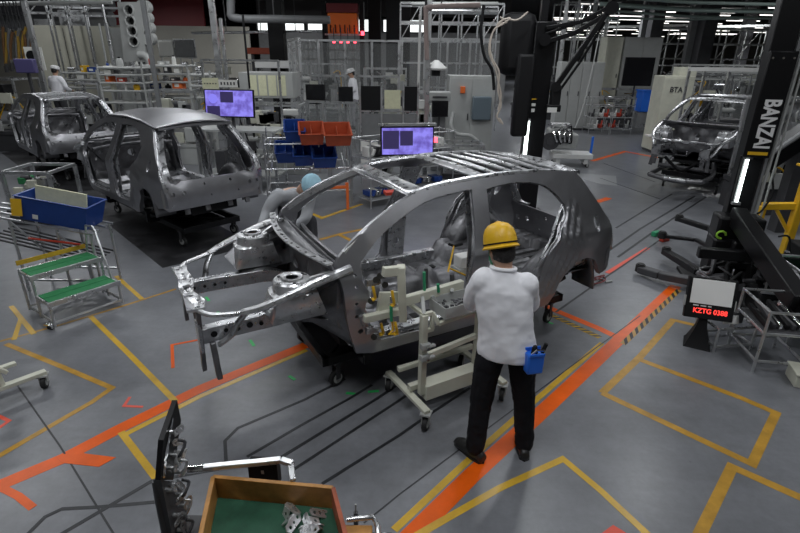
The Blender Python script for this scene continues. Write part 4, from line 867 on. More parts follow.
part(ch, 'bar', alu, lambda m: (m.bar(H(190, 469), H(281, 460), .028, .022), m.bar(H(281, 460), H(293, 464), .028, .022), m.bar(H(290, 460), H(293, 481, 1.0), .026, .022)), o, bevel=.004)
part(ch, 'sleeve', chrome, lambda m: m.cyl(H(188, 469.5), H(204, 468), .017, 14), o)
o = G(264, 480, .92); bx = thing('black_box', 'small black box standing behind the wooden tray under the bent bar', 'box', o, -.05)
part(bx, 'case', mblack, lambda m: m.box((0, .02, .03), (.13, .05, .12)), bevel=.004); part(bx, 'label_spot', white, lambda m: m.box((.0, -.0065, .05), (.012, .002, .018)))
def PX(x, y, c):
    d = ray(x, y); t = c / d[0]; return V((c, d[1] * t, CH + d[2] * t))
o = PX(170, 470, -.86)
mp = thing('bracketed_panel', 'upright black panel fitted with shiny brackets at the bottom edge, left of the wooden tray', 'panel', o)
def pan(pts, c0, c1):
    def f(m):
        a = [PX(x, y, c0) for x, y in pts]; n = len(a); b = [V((c1, p.y, p.z)) for p in a]
        m.add([tuple(p) for p in a + b], [tuple(range(n))[::-1], tuple(range(n, 2 * n))] + [(i, (i + 1) % n, n + (i + 1) % n, n + i) for i in range(n)])
    return f
part(mp, 'upper_plate', black, pan([(172, 400), (176, 420), (172, 450), (168, 480), (155, 480), (158, 440)], -.88, -.86), o, 30)
part(mp, 'lower_plate', dgrey, pan([(153, 480), (172, 482), (186, 540), (192, 560), (170, 560), (164, 533)], -.9, -.87), o, 30)
part(mp, 'edge_strip', chrome, pan([(168, 417), (169, 419), (162, 462), (160, 478), (158, 478), (160, 455)], -.875, -.857), o, 30)
part(mp, 'edge_tube', dgrey, lambda m: m.tube([PX(155, 481, -.9), PX(158, 500, -.9), PX(167, 545, -.9)], .012, 10), o)
for k, (x, y, a) in enumerate([(176, 432, .5), (180, 442, 1.5), (178, 455, -.4), (184, 452, 2.2), (176, 468, .9), (182, 472, 2.6), (178, 484, .1), (183, 495, 1.8), (175, 490, -1.), (186, 506, .7), (181, 515, 2.), (189, 522, -.5), (185, 530, 1.2)]):
    c = PX(x, y, -.84) - o; m = plate([(-.014, -.012), (.035, -.014), (.045, 0), (.035, .014), (-.014, .012)], [circ(.0, 0, .006, 8), circ(.028, 0, .006, 8)], lambda p, q: (p, q, .004), lambda p, q: (p, q, 0), .04)
    M_ = Matrix.Translation(c) @ Matrix.Rotation(a, 4, 'X') @ Matrix.Rotation(1.2, 4, 'Y') @ Matrix.Rotation(a * 1.7, 4, 'Z'); m.v = [tuple(M_ @ V(p)) for p in m.v]
    p0 = c; m.cyl(p0, p0 + V((-.03, 0, 0)), .008, 8); m.build('clip_bracket', bright, mp)
for k in range(5):
    a = PX(178 + k * 2, 440 + k * 20, -.83); part(mp, 'cable', alu if k % 2 else dgrey, lambda m: m.tube(spl([a, a + V((.02, .01, -.02)), a + V((.01, -.02, -.05)), a + V((-.01, 0, -.08))], 4), .006), o)
o = G(356, 520, .8); sp_ = thing('upright_tool', 'thin grey upright tool tip right of the wooden tray', 'tool', o)
part(sp_, 'shank', dgrey, lambda m: m.cyl((0, 0, -.05), (0, 0, .045), .010, 10)); part(sp_, 'tip', lgrey, lambda m: m.cyl((0, 0, .045), (0, 0, .09), .004, 8))
o = G(362, 528, .95); sw = thing('steel_fitting', 'bright steel fitting on a wooden block at the bottom edge, right of the tray', 'fitting', o)
part(sw, 'block', wood, lambda m: m.box((-.02, -.03, -.02), (.12, .09, .04)), bevel=.004); part(sw, 'rod', alu, lambda m: m.tube([(-.06, .02, .02), (.04, .03, .025), (.06, .01, .0), (.065, -.04, -.01)], .011), ang=60)
# a stand under the near things (mostly below the frame)
o = V((-.55, 1.25, 0)); ts = thing('tray_trolley', 'dark trolley carrying the wooden tray and the bracketed panel', 'trolley', o)
part(ts, 'top_board', dgrey, lambda m: m.box((-.06, .12, .855), (.62, .42, .03))); part(ts, 'top_ledge', dgrey, lambda m: (m.box((.38, .1, .83), (.3, .36, .03)), ))
for x in (-.33, .5):
    for y in (-.05, .26): part(ts, 'leg', alu, lambda m: m.cyl((x, y, 0), (x, y, .85), .016, 10))
# ------------------------------------------------------------------ right: lift column, sign stand, racks
lx, ly = 4.05, 6.0
lc = thing('lift_column', 'tall black lift column with white vertical lettering, right of the distant car body', 'lift column', (lx, ly, 0), .0)
fa = -.10                                            # facing the camera, slightly turned
RM = Matrix.Rotation(-R(34) + .35, 4, 'Z')
def lcp(name, m, fn, **k):
    mb = MB(); fn(mb); mb.v = [tuple(RM @ V(p)) for p in mb.v]; return mb.build(name, m, k.get('par', lc), k.get('ang', 40), bevel=k.get('bevel', 0))
lcp('mast', black, lambda m: m.box((0, .06, 1.75), (.24, .16, 3.5)), bevel=.01)
lcp('guide_rail', mgrey, lambda m: (m.box((.16, .06, 1.9), (.03, .1, 3.0)),))
hd = lcp('motor_housing', black, lambda m: m.box((0, -.06, 2.17), (.27, .12, 1.12)), bevel=.012)
lcp('yellow_band', yellow, lambda m: m.box((0, -.124, 1.66), (.2, .006, .035)), par=hd)
for x in (-.1, .0, .1): lcp('bolt', chrome, lambda m: m.cyl((x, -.125, 2.66), (x, -.12, 2.66), .012, 8), par=hd)
def text_mesh(name, s, size, M_, par, m_, off=0, sx=1, ext=.0008):
    c = bpy.data.curves.new(name, 'FONT'); c.body = s; c.size = size; c.extrude = ext; c.offset = off; c.align_x = 'CENTER'; c.align_y = 'CENTER'
    tmp = bpy.data.objects.new(name + '_c', c); me = bpy.data.meshes.new_from_object(tmp); bpy.data.objects.remove(tmp); me.materials.clear(); me.materials.append(m_)
    o_ = bpy.data.objects.new(name, me); COL.objects.link(o_); o_.parent = par; o_.matrix_local = M_ @ Matrix.Rotation(pi / 2, 4, 'X') @ Matrix.Diagonal((sx, 1, 1, 1)); return o_
text_mesh('lettering', 'BANZAI', .22, RM @ Matrix.Translation((.01, -.124, 1.98)) @ Matrix.Rotation(pi / 2, 4, 'Y'), hd, mat('white_lettering', (.8, .8, .8), .5), .007, .68, .003)
lampm = emis('inspection_lamp_tube', (.9, 1, .97), 5)
lp = lcp('lamp_holder', mgrey, lambda m: (m.box((-.06, -.055, 1.60), (.09, .05, .03)), m.box((-.06, -.055, 1.06), (.09, .05, .03)), m.box((-.06, -.03, 1.33), (.05, .012, .52))))
lcp('lamp_tube', lampm, lambda m: m.cyl((-.06, -.06, 1.08), (-.06, -.06, 1.585), .017, 12), par=lp)
lcp('base_plate', black, lambda m: m.box((0, 0, .02), (.8, .8, .04)), bevel=.005)
lcp('carriage', black, lambda m: (m.box((0, -.1, .75), (.5, .3, .36)), m.box((.1, -.2, .5), (.35, .3, .35)), m.box((-.14, -.14, .42), (.25, .3, .5))), bevel=.03)
lcp('green_knob', lime, lambda m: m.tube([(-.2 + .05 * cos(a), -.27, .72 + .045 * sin(a)) for a in [k * .7 for k in range(8)]], .013, 8))
# arms
def lift_arm(pts, w, h, m_=black):
    p = [V(q) - V((lx, ly, 0)) for q in pts]; par = part(lc, 'lift_arm', m_, lambda m: [m.bar(a, b, w, h) for a, b in zip(p, p[1:])], bevel=.012)
    e = p[-1]; part(par, 'arm_pad', rubber, lambda m: (m.cyl(e + V((0, 0, -.03)), e + V((0, 0, .06)), .06, 16), m.cyl(e + V((0, 0, .06)), e + V((0, 0, .075)), .045, 16))); return par
lift_arm([(3.95, 5.9, .5), G(711, 229, .30), G(679, 219, .22)], .10, .07)
lift_arm([(3.95, 5.8, .45), G(696, 240, .22), G(662, 236, .14)], .06, .05)
lift_arm([(3.9, 5.7, .42), G(699, 272, .22), G(666, 252, .14)], .11, .08)
lift_arm([(3.8, 5.5, .30), G(692, 281, .14), G(660, 275, .1), G(640, 269, .08)], .13, .09, dgrey)
p_ = [V(q) - V((lx, ly, 0)) for q in ((3.95, 5.85, .95), G(800, 305, .55), (4.9, 4.3, .3))]
part(lc, 'diagonal_beam', black, lambda m: [m.bar(a, b, .16, .2) for a, b in zip(p_, p_[1:])], bevel=.012)
p_ = [V(q) - V((lx, ly, 0)) for q in (G(698, 252, .62), G(745, 256, .62), G(815, 264, .62))]
part(lc, 'horizontal_beam', black, lambda m: [m.bar(a, b, .1, .12) for a, b in zip(p_, p_[1:])], bevel=.012)
for k in range(34):
    a = V((rnd.uniform(-.5, .9), rnd.uniform(-.9, -.2), rnd.uniform(.25, .8))); P = [a + V((rnd.uniform(-.2, .35) * j * .5, rnd.uniform(-.2, .1) * j * .5, -.1 * j + rnd.uniform(-.05, .1))) for j in range(4)]
    P = [V((p.x, p.y, max(p.z, .03))) for p in P]; part(lc, 'hose', [mblack, mblack, dgrey, dsteel, mblack][k % 5], lambda m: m.tube(spl(P, 5), .012 + .008 * (k % 3), 8))
cab = part(lc, 'hanging_cable', mblack, lambda m: m.tube(spl([V(q) - V((lx, ly, 0)) for q in (GY(776, 120, 6.1), GY(770, 160, 6.1), GY(773, 190, 6.0), GY(764, 208, 5.9), GY(757, 214, 5.9))], 6), .012))
part(lc, 'side_conduit', lgrey, lambda m: (m.tube([RM @ V((.21, .04, .7)), RM @ V((.22, .04, 3.4))], .02, 8), m.tube([RM @ V((.26, .0, .9)), RM @ V((.25, .0, 3.4))], .012, 8)))
cyl_ = part(lc, 'hydraulic_unit', dgrey, lambda m: (m.lathe([(.1, 0), (.12, .02), (.12, .2), (.08, .26), (.03, .27)], (-.28, -.45, 0.04), 16), m.box((-.05, -.55, .12), (.3, .2, .16))), bevel=.01)
# small coloured floor things
for nm, l, px, py, m_ in (('green_clip', 'small green clip on the tip of the thin lift arm', 656, 236, gpaint), ('air_fitting', 'red and white fitting on the floor beside the red line', 664, 241, red)):
    o = G(px, py); t = thing(nm, l, 'fitting', o); part(t, 'body', m_, lambda m: (m.box((0, 0, .04), (.16, .08, .08), .5),), bevel=.01); part(t, 'nozzle', white, lambda m: m.cyl((.05, .03, .05), (.16, .06, .05), .02, 8))
o = G(594, 283); t = thing('hose_coil', 'thin red and grey hose coil on the floor behind the car tail', 'hose', o); part(t, 'coil', mat('dull_red_hose', (.2, .04, .04), .6), lambda m: m.tube([V((.16 * cos(a * .9), .1 * sin(a) , .012 + .004 * a)) for a in [k * .4 for k in range(40)]], .008, 6)); part(t, 'fitting', lgrey, lambda m: m.cyl((.14, 0, .015), (.24, .04, .015), .013, 8))
# sign stand
o = G(700, 347); ang = R(-18)
sg_ = thing('sign_stand', 'black stand with a white board above a red number display, in front of the lift', 'sign', o, ang)
part(sg_, 'base_skirt', mblack, lambda m: (m.lathe([(.17, 0), (.15, .02), (.07, .2), (.05, .3)], (-.02, .06, 0), 4, Matrix.Rotation(.6, 4, 'Z')),), ang=20)
part(sg_, 'pole', mblack, lambda m: m.cyl((-.02, .06, .2), (-.02, .06, .42), .03, 12))
Tm = Matrix.Translation((.0, 0, .34)) @ Matrix.Rotation(-.30, 4, 'X')
part(sg_, 'display_case', mblack, lambda m: m.box((0, .04, .17), (.42, .07, .40), 0, Tm), bevel=.006)
part(sg_, 'white_board', mat('bright_white_board', (.92, .92, .9), .5), lambda m: m.box((0.0, -.003, .235), (.36, .006, .24), 0, Tm), bevel=.002)
ledm = emis('red_led', (1., .05, .04), 1.6)
text_mesh('red_digits', 'KZTG 0388', .066, Tm @ Matrix.Translation((.01, .003, .045)), sg_, ledm, .0015, .92)
for k, (x_, w_) in enumerate(((-.12, .05), (-.055, .05), (.0, .03))): part(sg_, 'white_mark', white, lambda m: m.box((x_, .0035, .096), (w_, .003, .012), 0, Tm))
part(sg_, 'side_bracket', lgrey, lambda m: (m.box((-.215, .03, .13), (.02, .03, .1), 0, Tm), m.box((.215, .03, .13), (.015, .03, .1), 0, Tm)), bevel=.003)
# racks
def tube_rack(name, label, o, yaw, W, D_, H, lv, m_=alu, r=.013, group=None, cat='rack'):
    t = thing(name, label, cat, o, yaw, group)
    for x in (0, W):
        for y in (0, D_): part(t, 'post', m_, lambda m: m.cyl((x, y, 0), (x, y, H), r, 8))
    for z in lv: part(t, 'shelf_frame', m_, tubes([[(0, 0, z), (W, 0, z)], [(0, D_, z), (W, D_, z)], [(0, 0, z), (0, D_, z)], [(W, 0, z), (W, D_, z)]], r))
    return t
t = tube_rack('parts_stand', 'low tubular stand with a white disc, right of the red number display', G(713, 352), R(8), .40, .3, .26, (.06, .25)); part(t, 'disc', white, lambda m: m.cyl((.2, .1, .25), (.2, .13, .32), .07, 18)); part(t, 'clamp', dgrey, lambda m: (m.box((.28, .15, .3), (.1, .1, .12)), m.cyl((.1, .2, .25), (.12, .2, .42), .03)), bevel=.01)
t = tube_rack('tubular_rack', 'aluminium tubular rack under the black beam at the right edge', G(752, 372), R(-8), .42, .5, .62, (.12, .4, .61)); part(t, 'shelf_board', dgrey, lambda m: m.box((.21, .25, .41), (.4, .48, .012)))
for k in range(7): part(t, 'stored_part', [mblack, dgrey, chrome][k % 3], lambda m: (m.bar((.04 + k * .055, .05, .45), (.06 + k * .05, .45, .47 + .05 * (k % 2)), .03, .05),), bevel=.006)
t = tube_rack('tubular_rack', 'second tubular rack behind the first, cut by the right edge', G(786, 345), R(-8), .7, .6, .75, (.2, .5, .74)); part(t, 'green_board', gpaint, lambda m: m.box((.35, .3, .52), (.6, .5, .03)), label='green board')
part(t, 'bent_steel_part', galv, lambda m: [m.bar((.05 + k * .1, .05, .56), (.15 + k * .09, .5, .62), .04, .03) for k in range(5)])
o = G(798, 382); t = thing('cream_box', 'low cream box on the floor at the right edge', 'box', o, -.3); part(t, 'case', cream, lambda m: m.box((.1, .0, .06), (.34, .22, .12)), bevel=.01); part(t, 'lid', cream, lambda m: m.box((.1, 0, .125), (.36, .24, .02)), bevel=.004)
for px, py, W_, H_, l in ((752, 322, .55, .34, 'low black crate behind the tubular rack at the right'), (792, 286, .7, .5, 'black machine block under the slanted black beam at the right edge'), (742, 300, .4, .42, 'small black block right behind the number display')):
    o = G(px, py); t = thing('tool_crate', l, 'crate', o, -.2); part(t, 'case', mblack, lambda m: m.box((W_ / 2, .2, H_ / 2), (W_, .4, H_)), bevel=.02); part(t, 'top_rail', alu, lambda m: m.bar((0, 0, H_ + .02), (W_, 0, H_ + .02), .025)); part(t, 'side_part', dsteel, lambda m: (m.cyl((W_ * .3, -.03, H_ * .6), (W_ * .3, .0, H_ * .6), .08, 14), m.box((W_ * .7, -.02, H_ * .5), (.14, .05, .16))), bevel=.01)
# yellow jib stand
o = G(781, 262); t = thing('jib_stand', 'yellow painted post stand with side arm behind the black lift column', 'stand', o)
part(t, 'post', yellow, lambda m: m.bar((0, 0, 0), (.0, 0, 1.35), .10, .10), bevel=.01); part(t, 'top_plate', yellow, lambda m: m.box((.02, 0, 1.36), (.3, .2, .03)), bevel=.004)
part(t, 'side_arm', yellow, lambda m: (m.bar((-.42, .1, .78), (.1, .0, .82), .09, .09), m.bar((-.40, .1, .78), (-.40, .1, .5), .07, .07)), bevel=.008); part(t, 'brace', yellow, lambda m: m.bar((-.25, .05, .75), (0, 0, .4), .04, .04))
part(t, 'base_plate', dgrey, lambda m: m.box((0, 0, .01), (.5, .5, .02)))
# ------------------------------------------------------------------ centre lift column and balancer arm
kx, ky = 1.93, 8.0
kc = thing('balancer_column', 'tall black column with rounded cover, cream cable and lit tube behind the centre car', 'column', (kx, ky, 0))
part(kc, 'mast', black, lambda m: m.box((.09, .1, 1.55), (.30, .22, 3.1)), bevel=.015)
part(kc, 'upper_mast', black, lambda m: m.box((.06, .1, 3.5), (.1, .1, 1.2)), bevel=.006)
q = part(kc, 'front_cover', mblack, lambda m: m.box((-.17, -.05, 2.1), (.24, .16, 1.15)), bevel=.04)
part(kc, 'drum_cover', mblack, lambda m: m.box((-.26, .2, 2.8), (.5, .3, .85)), bevel=.12)
part(kc, 'label_plate', white, lambda m: (m.box((.02, -.014, 1.98), (.06, .004, .04)), m.box((.02, -.014, 1.90), (.05, .004, .05)))); part(kc, 'yellow_label', yellow, lambda m: m.box((.02, -.014, 2.06), (.07, .004, .012)))
hlt = part(kc, 'lamp_holder', mgrey, lambda m: (m.box((-.04, -.03, 1.76), (.07, .04, .03)), m.box((-.04, -.03, 1.2), (.07, .04, .03))))
part(hlt, 'lamp_tube', lampm, lambda m: m.cyl((-.04, -.04, 1.2), (-.04, -.04, 1.75), .028, 12))
part(kc, 'base', black, lambda m: (m.box((.05, .1, .15), (.7, .6, .3)),), bevel=.02)
K = lambda x, y, Y=7.85: GY(x, y, Y) - V((kx, ky, 0))
cbl = mat('cream_cable', (.5, .44, .38), .6)
part(kc, 'cable', cbl, lambda m: m.tube(spl([K(528, 12), K(517, 20), K(505, 19), K(497, 26), K(501, 21), K(510, 18), K(503, 24), K(494, 30), K(490, 45), K(492, 58), K(499, 72), K(498, 90), K(501, 105), K(497, 117), K(503, 124), K(499, 118)], 5), .014, 6))
part(kc, 'cable', cbl, lambda m: m.tube(spl([K(500, 17), K(507, 22), K(501, 24), K(492, 34), K(489, 52), K(495, 68), K(498, 80), K(501, 96), K(498, 110)], 5), .012, 6))
part(kc, 'dark_hose', mblack, lambda m: m.tube(spl([K(484, 5, 7.9), K(481, 30, 7.9), K(484, 55, 7.9), K(492, 70, 7.9), K(494, 90, 7.9)], 5), .022, 8)); 
for w_, pts in ((.05, [(546, 28), (580, 22), (611, 6)]), (.06, [(546, 42), (575, 33), (610, 12)]), (.035, [(545, 34), (600, 16)]), (.07, [(611, 6), (588, 40), (556, 86)]), (.035, [(605, 22), (580, 62), (560, 90)])):
    P = [K(x, y, 7.95) for x, y in pts]; part(kc, 'balancer_arm', black, lambda m: [m.bar(a, b, w_, w_) for a, b in zip(P, P[1:])], bevel=.006)
for x, y, r in ((612, 8, .09), (556, 87, .07), (545, 40, .08)): part(kc, 'arm_joint', black, lambda m: m.cyl(K(x, y, 7.88), K(x, y, 8.02), r, 16))
gp = part(kc, 'gripper', mblack, lambda m: (m.box(K(555, 98, 7.95), (.14, .12, .3)), m.box(K(553, 108, 7.95), (.2, .14, .1))), bevel=.015); part(gp, 'grip_label', white, lambda m: m.box(K(552, 110, 7.86), (.14, .01, .07)))
part(gp, 'hanging_wire', lgrey, lambda m: m.tube(spl([K(600, 30, 7.95), K(592, 70, 7.95), K(582, 110, 7.95), K(575, 128, 7.95)], 4), .008, 6))
# ------------------------------------------------------------------ line-side equipment and background
def ctl_cabinet(name, label, x, y, W, D_, H, m_, yaw=0, doors=2, z0=0, cat='cabinet', handle=True):
    t = thing(name, label, cat, (x, y, z0), yaw)
    part(t, 'body', m_, lambda m: m.box((0, D_ / 2, H / 2 + .04), (W, D_, H - .08)), bevel=.01); part(t, 'plinth', dgrey, lambda m: m.box((0, D_ / 2, .03), (W - .06, D_ - .06, .06)))
    for k in range(doors):
        w_ = W / doors; xc = -W / 2 + (k + .5) * w_
        d = part(t, 'door', m_, lambda m: m.box((xc, -.008, H / 2 + .05), (w_ - .03, .02, H - .2)), bevel=.004)
        if handle: part(d, 'handle', dgrey, lambda m: m.box((xc + w_ * .36, -.03, H * .55), (.03, .03, .16)))
    return t
def fence(label, p, q, H, n, mids=(.5,), panel=True):
    p, q = V(p), V(q); d = q - p; t = thing('guard_fence', label, 'fence', p); L = d.length; u = d.normalized()
    for k in range(n + 1): part(t, 'post', alu, lambda m: m.box((d * (k / n)) + V((0, 0, H / 2)), (.07, .07, H), atan2(d.y, d.x)))
    for z in (H - .03, .12) + tuple(H * f for f in mids): part(t, 'rail', alu, lambda m: m.bar(V((0, 0, z)), d + V((0, 0, z)), .05, .06))
    if panel:
        gm = mat('clear_panel', (.5, .52, .52), .15, alpha=.14)
        for k in range(n): part(t, 'clear_panel', gm, lambda m: m.bar(d * (k / n) + u * .05 + V((0, 0, H / 2)), d * ((k + 1) / n) - u * .05 + V((0, 0, H / 2)), .012, H - .2))
    return t
def monitor(name, label, c, W, H, yaw, tilt, scr, stand=None, deep=.05):
    t = thing(name, label, 'monitor', c, yaw); T = Matrix.Rotation(tilt, 4, 'X')
    part(t, 'bezel', mblack, lambda m: m.box((0, deep / 2, H / 2), (W, deep, H), 0, T), bevel=.006); part(t, 'screen', scr, lambda m: m.box((0, -.003, H / 2), (W - .05, .006, H - .05), 0, T))
    part(t, 'arm', dgrey, lambda m: (m.bar((0, deep, H * .4), (0, deep + .1, H * .4), .06), m.bar((0, deep + .1, H * .45), (0, deep + .1, -(stand or .3)), .05)))
    return t
def screen_mat():
    m = bpy.data.materials.new('purple_screen'); m.use_nodes = True; nt = m.node_tree; b = nt.nodes['Principled BSDF']; b.inputs['Base Color'].default_value = (.02, .02, .02, 1)
    tc = nt.nodes.new('ShaderNodeTexCoord'); n = nt.nodes.new('ShaderNodeTexNoise'); n.inputs['Scale'].default_value = 7; n.inputs['Detail'].default_value = 3; nt.links.new(tc.outputs['Object'], n.inputs['Vector'])
    r = nt.nodes.new('ShaderNodeValToRGB'); r.color_ramp.elements[0].color = (.14, .10, .50, 1); r.color_ramp.elements[1].color = (.30, .26, .95, 1); r.color_ramp.elements[0].position = .35; r.color_ramp.elements[1].position = .6
    nt.links.new(n.outputs['Fac'], r.inputs[0]); nt.links.new(r.outputs[0], b.inputs['Emission Color']); b.inputs['Emission Strength'].default_value = .95; return m
scr = screen_mat(); scd = emis('dark_screen_window', (.03, .02, .10), .8); scb = mat('switched_off_screen', (.01, .01, .012), .2); scl = emis('screen_bar', (.25, .22, .9), 1.0)
# purple monitor of the left workstation
Y = 10.6; a, b = GY(207, 117, Y), GY(253, 118, Y); W = (b - a).length + .1; H = GY(230, 89, Y).z - a.z
mo = monitor('workstation_monitor', 'wide monitor with a purple screen at the left, behind the body with the smooth roof', (a + b) / 2, W, H, -.1, -.12, scr, .24)
T_ = Matrix.Rotation(-.12, 4, 'X')
for nm, x, z, w_, h_ in (('image_window', -.04, .72, .26, .38), ('image_window', -.32, .22, .26, .36)): part(mo, nm, scd, lambda m: m.box((x * W, -.008, z * H), (w_ * W, .003, h_ * H), 0, T_))
pr = part(mo, 'picture_disc', scl, lambda m: m.cyl((-.3 * W, -.008, .7 * H - .02), (-.3 * W, -.012, .7 * H - .02), .09, 20))
cx = (a + b) / 2; tb = thing('workbench', 'grey workbench under the left purple monitor', 'workbench', (cx.x, Y, 0), -.1)
tt = a.z - .25; part(tb, 'bench_top', lgrey, lambda m: m.box((.1, .2, tt), (1.7, .7, .04))); part(tb, 'lower_shelf', lgrey, lambda m: m.box((.1, .2, .3), (1.6, .6, .03)))
for x in (-.7, .9):
    for y in (-.1, .5): part(tb, 'leg', alu, lambda m: m.box((x, y, tt / 2), (.05, .05, tt)))
part(tb, 'computer_case', dgrey, lambda m: m.box((-.3, .2, .55), (.2, .45, .45)), bevel=.01)
part(tb, 'back_frame', alu, bars([((-.7, .52, tt), (-.7, .52, tt + 1.3)), ((.9, .52, tt), (.9, .52, tt + 1.3)), ((-.7, .52, tt + 1.3), (.9, .52, tt + 1.3))], .04))
for (x0, x1, y0, y1, l, m_) in ((203, 218, 78, 89, 'yellowish notice sheet above the left purple monitor', ypaper), (219, 237, 80, 87, 'white notice strip with dark marks above the left purple monitor', paper)):
    p, q = GY(x0, y1, Y - .02), GY(x1, y0, Y - .02); t = thing('notice_sheet', l, 'notice', p); part(t, 'sheet', m_, lambda m: m.box(((q.x - p.x) / 2, 0, (q.z - p.z) / 2), (q.x - p.x, .012, q.z - p.z)), org=None)
    for k in range(5): part(t, 'printed_mark', dgrey, lambda m: m.box(((q.x - p.x) * (.15 + k * .17), -.008, (q.z - p.z) * .5), ((q.x - p.x) * .08, .003, (q.z - p.z) * (.4 if m_ is paper else .1))))
# centre monitor on a trolley with board rack
Y = 9.3; a, b = GY(383, 157, Y), GY(432, 152, Y); W = (b - a).length + .08; H = GY(383, 128, Y).z - a.z
mo = monitor('workstation_monitor', 'wide monitor with a purple screen directly behind the windscreen opening of the centre car', (a + b) / 2 - V((0, 0, .02)), W, H, .16, -.06, scr, .5)
T_ = Matrix.Rotation(-.06, 4, 'X')
for nm, x, z, w_, h_ in (('image_window', -.31, .55, .3, .62), ('image_window', -.02, .60, .24, .5)): part(mo, nm, scd, lambda m: m.box((x * W, -.008, z * H), (w_ * W, .003, h_ * H), 0, T_))
part(mo, 'red_lamp', emis('red_lamp', (1, .05, .08), 6), lambda m: m.cyl((W * .53, .0, H * .45), (W * .53, .0, H * .62), .03, 10)); part(mo, 'upper_hood', alu, lambda m: m.box((0, .05, H + .03), (W + .06, .12, .04)))
def trolley_things():
    for (x0, x1, yb_, yt, l) in ((371, 400, 209, 158, 'tubular parts trolley seen through the windscreen opening, below the monitor'), (404, 452, 196, 160, 'tubular parts trolley seen through the front door opening, behind the centre car')):
        o = G(x0, yb_); q = G(x1, yb_ - 6); W_ = (q - o).length; H_ = 1.25; t = tube_rack('parts_trolley', l, o, atan2(q.y - o.y, q.x - o.x), W_, .6, H_, (.15, .55, .9, 1.22), cat='trolley')
        for z in (.16, .56, .91): part(t, 'shelf', mgrey, lambda m: m.box((W_ / 2, .3, z), (W_, .58, .015)))
        for k in range(12):
            z = (.17, .57, .92)[k % 3]; x = .08 + (k // 3) * (W_ - .15) / 4 + .04; part(t, 'stored_part', [dgrey, lgrey, chrome, white, mblack, blue][(k * 5 + int(x0)) % 6], lambda m: (m.box((x, .25, z + .07), (W_ / 6, .2 + .1 * (k % 2), .1 + .05 * (k % 3))), m.cyl((x, .1, z + .03), (x + .05, .1, z + .14), .03)), bevel=.01)
trolley_things()
t = thing('paper_folder', 'red folder on the trolley below the monitor', 'folder', G(392, 194, .95)); part(t, 'cover', red, lambda m: m.box((0, 0, .02), (.2, .14, .04), .3)); part(t, 'pages', paper, lambda m: m.box((.01, 0, .02), (.19, .13, .03), .3))
# board rack
Y = 11.2; a, b = GY(361, 150, Y), GY(417, 140, Y); zt, zb_ = GY(361, 86, Y).z, GY(361, 112, Y).z
br = thing('board_rack', 'tubular rack holding two black boards above a grey panel, behind the centre monitor', 'rack', (a.x, Y, 0)); W = b.x - a.x
for x in (0, W * .37, W * .75, W): part(br, 'post', alu, lambda m: m.box((x, 0, zt / 2 + .04), (.035, .035, zt + .08)))
part(br, 'black_board', mblack, lambda m: m.box((W * .17, .02, (zt + zb_) / 2), (W * .36, .03, zt - zb_))); part(br, 'black_board', mblack, lambda m: m.box((W * .88, .02, (zt + zb_) / 2), (W * .24, .03, zt - zb_)))
part(br, 'notice_sheet', ypaper, lambda m: m.box((W * .56, .0, (zt + zb_) / 2), (W * .28, .02, (zt - zb_) * .72)), label='pale yellow notice sheet'); part(br, 'grey_panel', mgrey, lambda m: m.box((W / 2, .02, zb_ - .28), (W, .03, .5)))
part(br, 'top_rail', alu, lambda m: m.bar((0, 0, zb_ + .02), (W, 0, zb_ + .02), .03)); part(br, 'lower_sheet', paper, lambda m: m.box((W * .15, -.02, zb_ - .85), (W * .3, .02, .55)), label='white paper sheet'); part(br, 'lower_shelf', lgrey, lambda m: m.box((W / 2, .2, .7), (W, .5, .03)))
# ---- bins on the flow rack
BO = G(300, 212); byaw = .18
fr_ = tube_rack('flow_rack', 'tubular flow rack holding the red and blue bins behind the bent-over worker', BO + V((-.6, .2, 0)), byaw, 1.5, .75, 1.35, (.3, .72, 1.16), r=.016)
part(fr_, 'orange_leg', orange, lambda m: (m.bar((.75, -.25, .42), (1.42, -.25, .42), .05), m.bar((1.42, -.25, 0), (1.42, -.25, .5), .05), m.bar((.75, -.25, 0), (.75, -.25, .42), .04), m.bar((1.42, -.25, .42), (1.42, .0, .42), .05), m.bar((.75, -.25, .42), (.75, .0, .42), .05)), bevel=.006, label='orange frame')
part(fr_, 'guide_rail', alu, tubes([[(x, -.15, .70), (x, .8, .85)] for x in (.1, .5, .95, 1.4)], .012)); part(fr_, 'guide_rail', alu, tubes([[(x, -.1, 1.12), (x, .8, 1.25)] for x in (.1, .5, .95, 1.4)], .012))
def pbin(label, px, py, z, col, W=.42, D_=.55, H=.2, yaw=.2, tilt=.0, group='bins on the flow rack'):
    t = thing('parts_bin', label, 'bin', G(px, py, z), yaw, group); T = Matrix.Rotation(tilt, 4, 'X'); bf_ = binf(W, D_, H, .012, .03)
    part(t, 'bin_shell', col, lambda m: bf_(m, T)); part(t, 'divider', col, lambda m: m.box((W / 2, D_ / 2, H * .45), (.01, D_ - .08, H * .7), 0, T)); return t
pbin('orange-red bin, left one of the pair on top of the flow rack', 300, 146, 1.18, orred, tilt=.28); pbin('orange-red bin, right one of the pair on top of the flow rack', 325, 147, 1.18, orred, .46, tilt=.28)
pbin('dark blue bin half hidden behind the orange-red bins', 285, 143, 1.18, blue, .36, tilt=.28); pbin('blue bin, leftmost in the lower row of the flow rack', 276, 164, .78, blue, .36, tilt=.28); pbin('blue bin, middle one in the lower row of the flow rack', 294, 167, .78, blue, .36, tilt=.28); pbin('blue bin, right one in the lower row of the flow rack', 313, 169, .78, blue, .42, tilt=.28)
